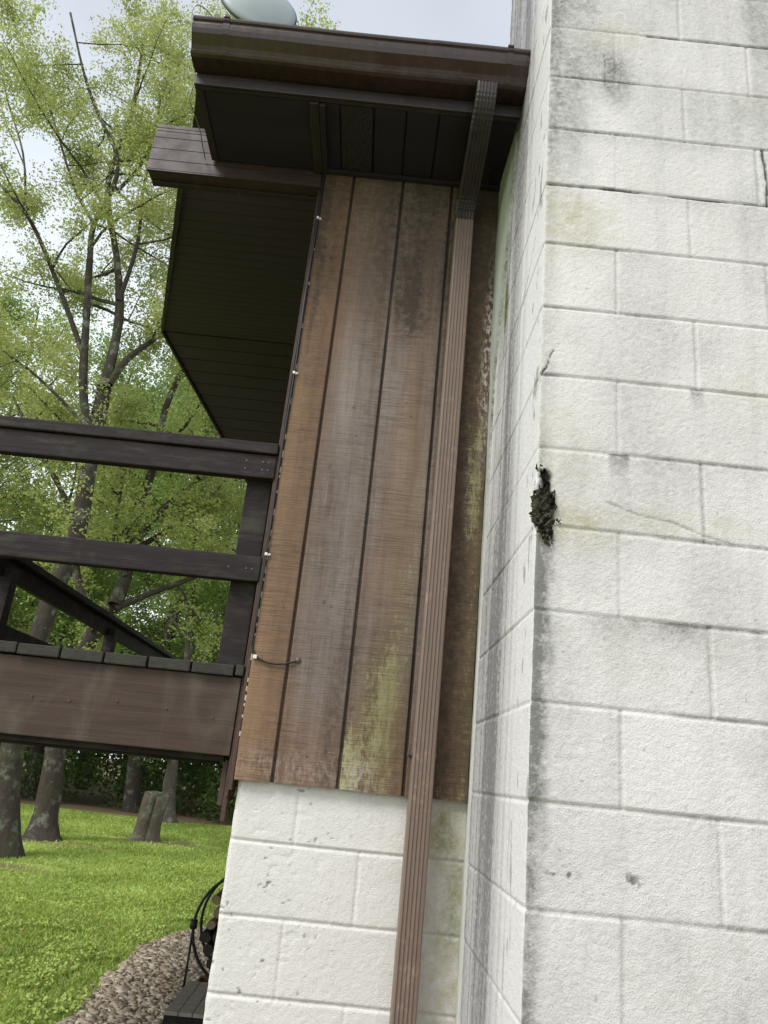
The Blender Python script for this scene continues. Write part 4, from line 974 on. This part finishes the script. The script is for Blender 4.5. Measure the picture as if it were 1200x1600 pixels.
# background trees: three prototypes copied
def proto_tree(seed, h_, nleaf, lsize, mat):
    root = thing('forest_tree', '', 'tree', (0, 0, 0)); T = Tree(seed); r = random.Random(seed); pts = [Vector((0, 0, -.2))]
    for i in range(8): pts.append(pts[-1] + Vector((r.gauss(0, .18), r.gauss(0, .18), h_ / 8)))
    T.limb(pts, taper(9, .20, .03, .08), 0, 15, .8, .30, 3); tr = T.wood(root, M['darkbark'], .012); cr_ = T.crown(root, mat, nleaf, lsize, .32, seed); return root
protos = [proto_tree(21, 15, 36000, .105, LM2), proto_tree(34, 17, 36000, .105, LM2), proto_tree(55, 13, 38000, .095, LM)]
spots = [(-9.5, 24.5, 0, 1.0), (-6.3, 23.6, 1, .95), (-12.5, 20.5, 2, 1.05), (-3.2, 26.5, 0, 1.0), (-8.0, 29, 1, 1.1), (-1.0, 24, 2, .9), (-14.5, 27, 1, 1.1), (-5.0, 31, 2, 1.2), (-11, 33, 0, 1.2), (2.5, 27, 1, 1), (6, 22, 0, 1), (-17, 22, 1, 1), (-13.2, 35, 2, 1.2), (-2.0, 33, 1, 1.1), (11, 26, 2, 1.1), (-19, 30, 0, 1.2)]
descr = ['with a dark trunk straight behind the leaning tree', 'tallest behind the stump', 'yellow green, beyond the leftmost trunk', 'beyond the slender grey tree', 'deep in the wood behind the deck railing', 'peeping past the house corner', 'at the far left of the wood', 'pale green, deep behind the slender tree', 'deep in the wood on the left', 'hidden behind the brown boards', 'hidden behind the chimney', 'outermost on the left', 'yellow green and deepest in the wood', 'deep in the wood behind the house corner', 'hidden far right behind the chimney', 'farthest back on the left']
used = set()
for (x, y, k, s), ds_ in zip(spots, descr):
    P_ = protos[k]
    if k not in used: o = P_; used.add(k)
    else:
        o = P_.copy(); COL.objects.link(o)
        for ch in P_.children:
            c = ch.copy(); COL.objects.link(c); c.parent = o
    o.location = (x, y, 0); o.rotation_euler = (0, 0, random.uniform(0, 6.28)); o.scale = (s, s, s)
    setp(o, 'forest tree ' + ds_, 'tree', 'trees of the wood beyond the lawn')
# undergrowth and far foliage
def undergrowth():
    r = np.random.RandomState(4); n = 110000; x = r.uniform(-18, 4, n); y = 21.9 + 2.6 * fbm(x * .55, x * 0, 6) + 6 * r.rand(n) ** 1.6; 
    top = 1.6 + 3.4 * fbm(x * .5, y * .4, 3) + (y - 22) * .5; z = top * r.rand(n) ** .7; y = y + z * .25
    k = fbm(x * 1.1 + z * .6, z * 1.3, 5) > .37; P = np.stack([x, y, z], 1)[k]
    o = link('undergrowth', leaves_mesh('undergrowth', P, .14 * (.6 + .8 * r.rand(len(P))), np.clip(r.rand(len(P)) * .6 + (fbm(P[:, 0], P[:, 2], 2) - .4) * 1.2, 0, 1), .3, .6, 9), LM3)
    setp(o, 'dark tangled bushes along the far edge of the lawn', 'undergrowth', None, 'stuff')
    n = 75000; x = r.uniform(-34, 8, n); y = 36 + 6 * r.rand(n); z = 15 * r.rand(n); k = fbm(x * .55, z * .55 + y * .1, 1) > .33 + .018 * z
    P = np.stack([x, y, z], 1)[k]
    o = link('far_wood', leaves_mesh('far_wood', P, .34 * (.6 + .8 * r.rand(len(P))), r.rand(len(P)), .3, .7, 10), LM3)
    setp(o, 'deep green wood behind the nearer trees', 'wood', None, 'stuff')
undergrowth()
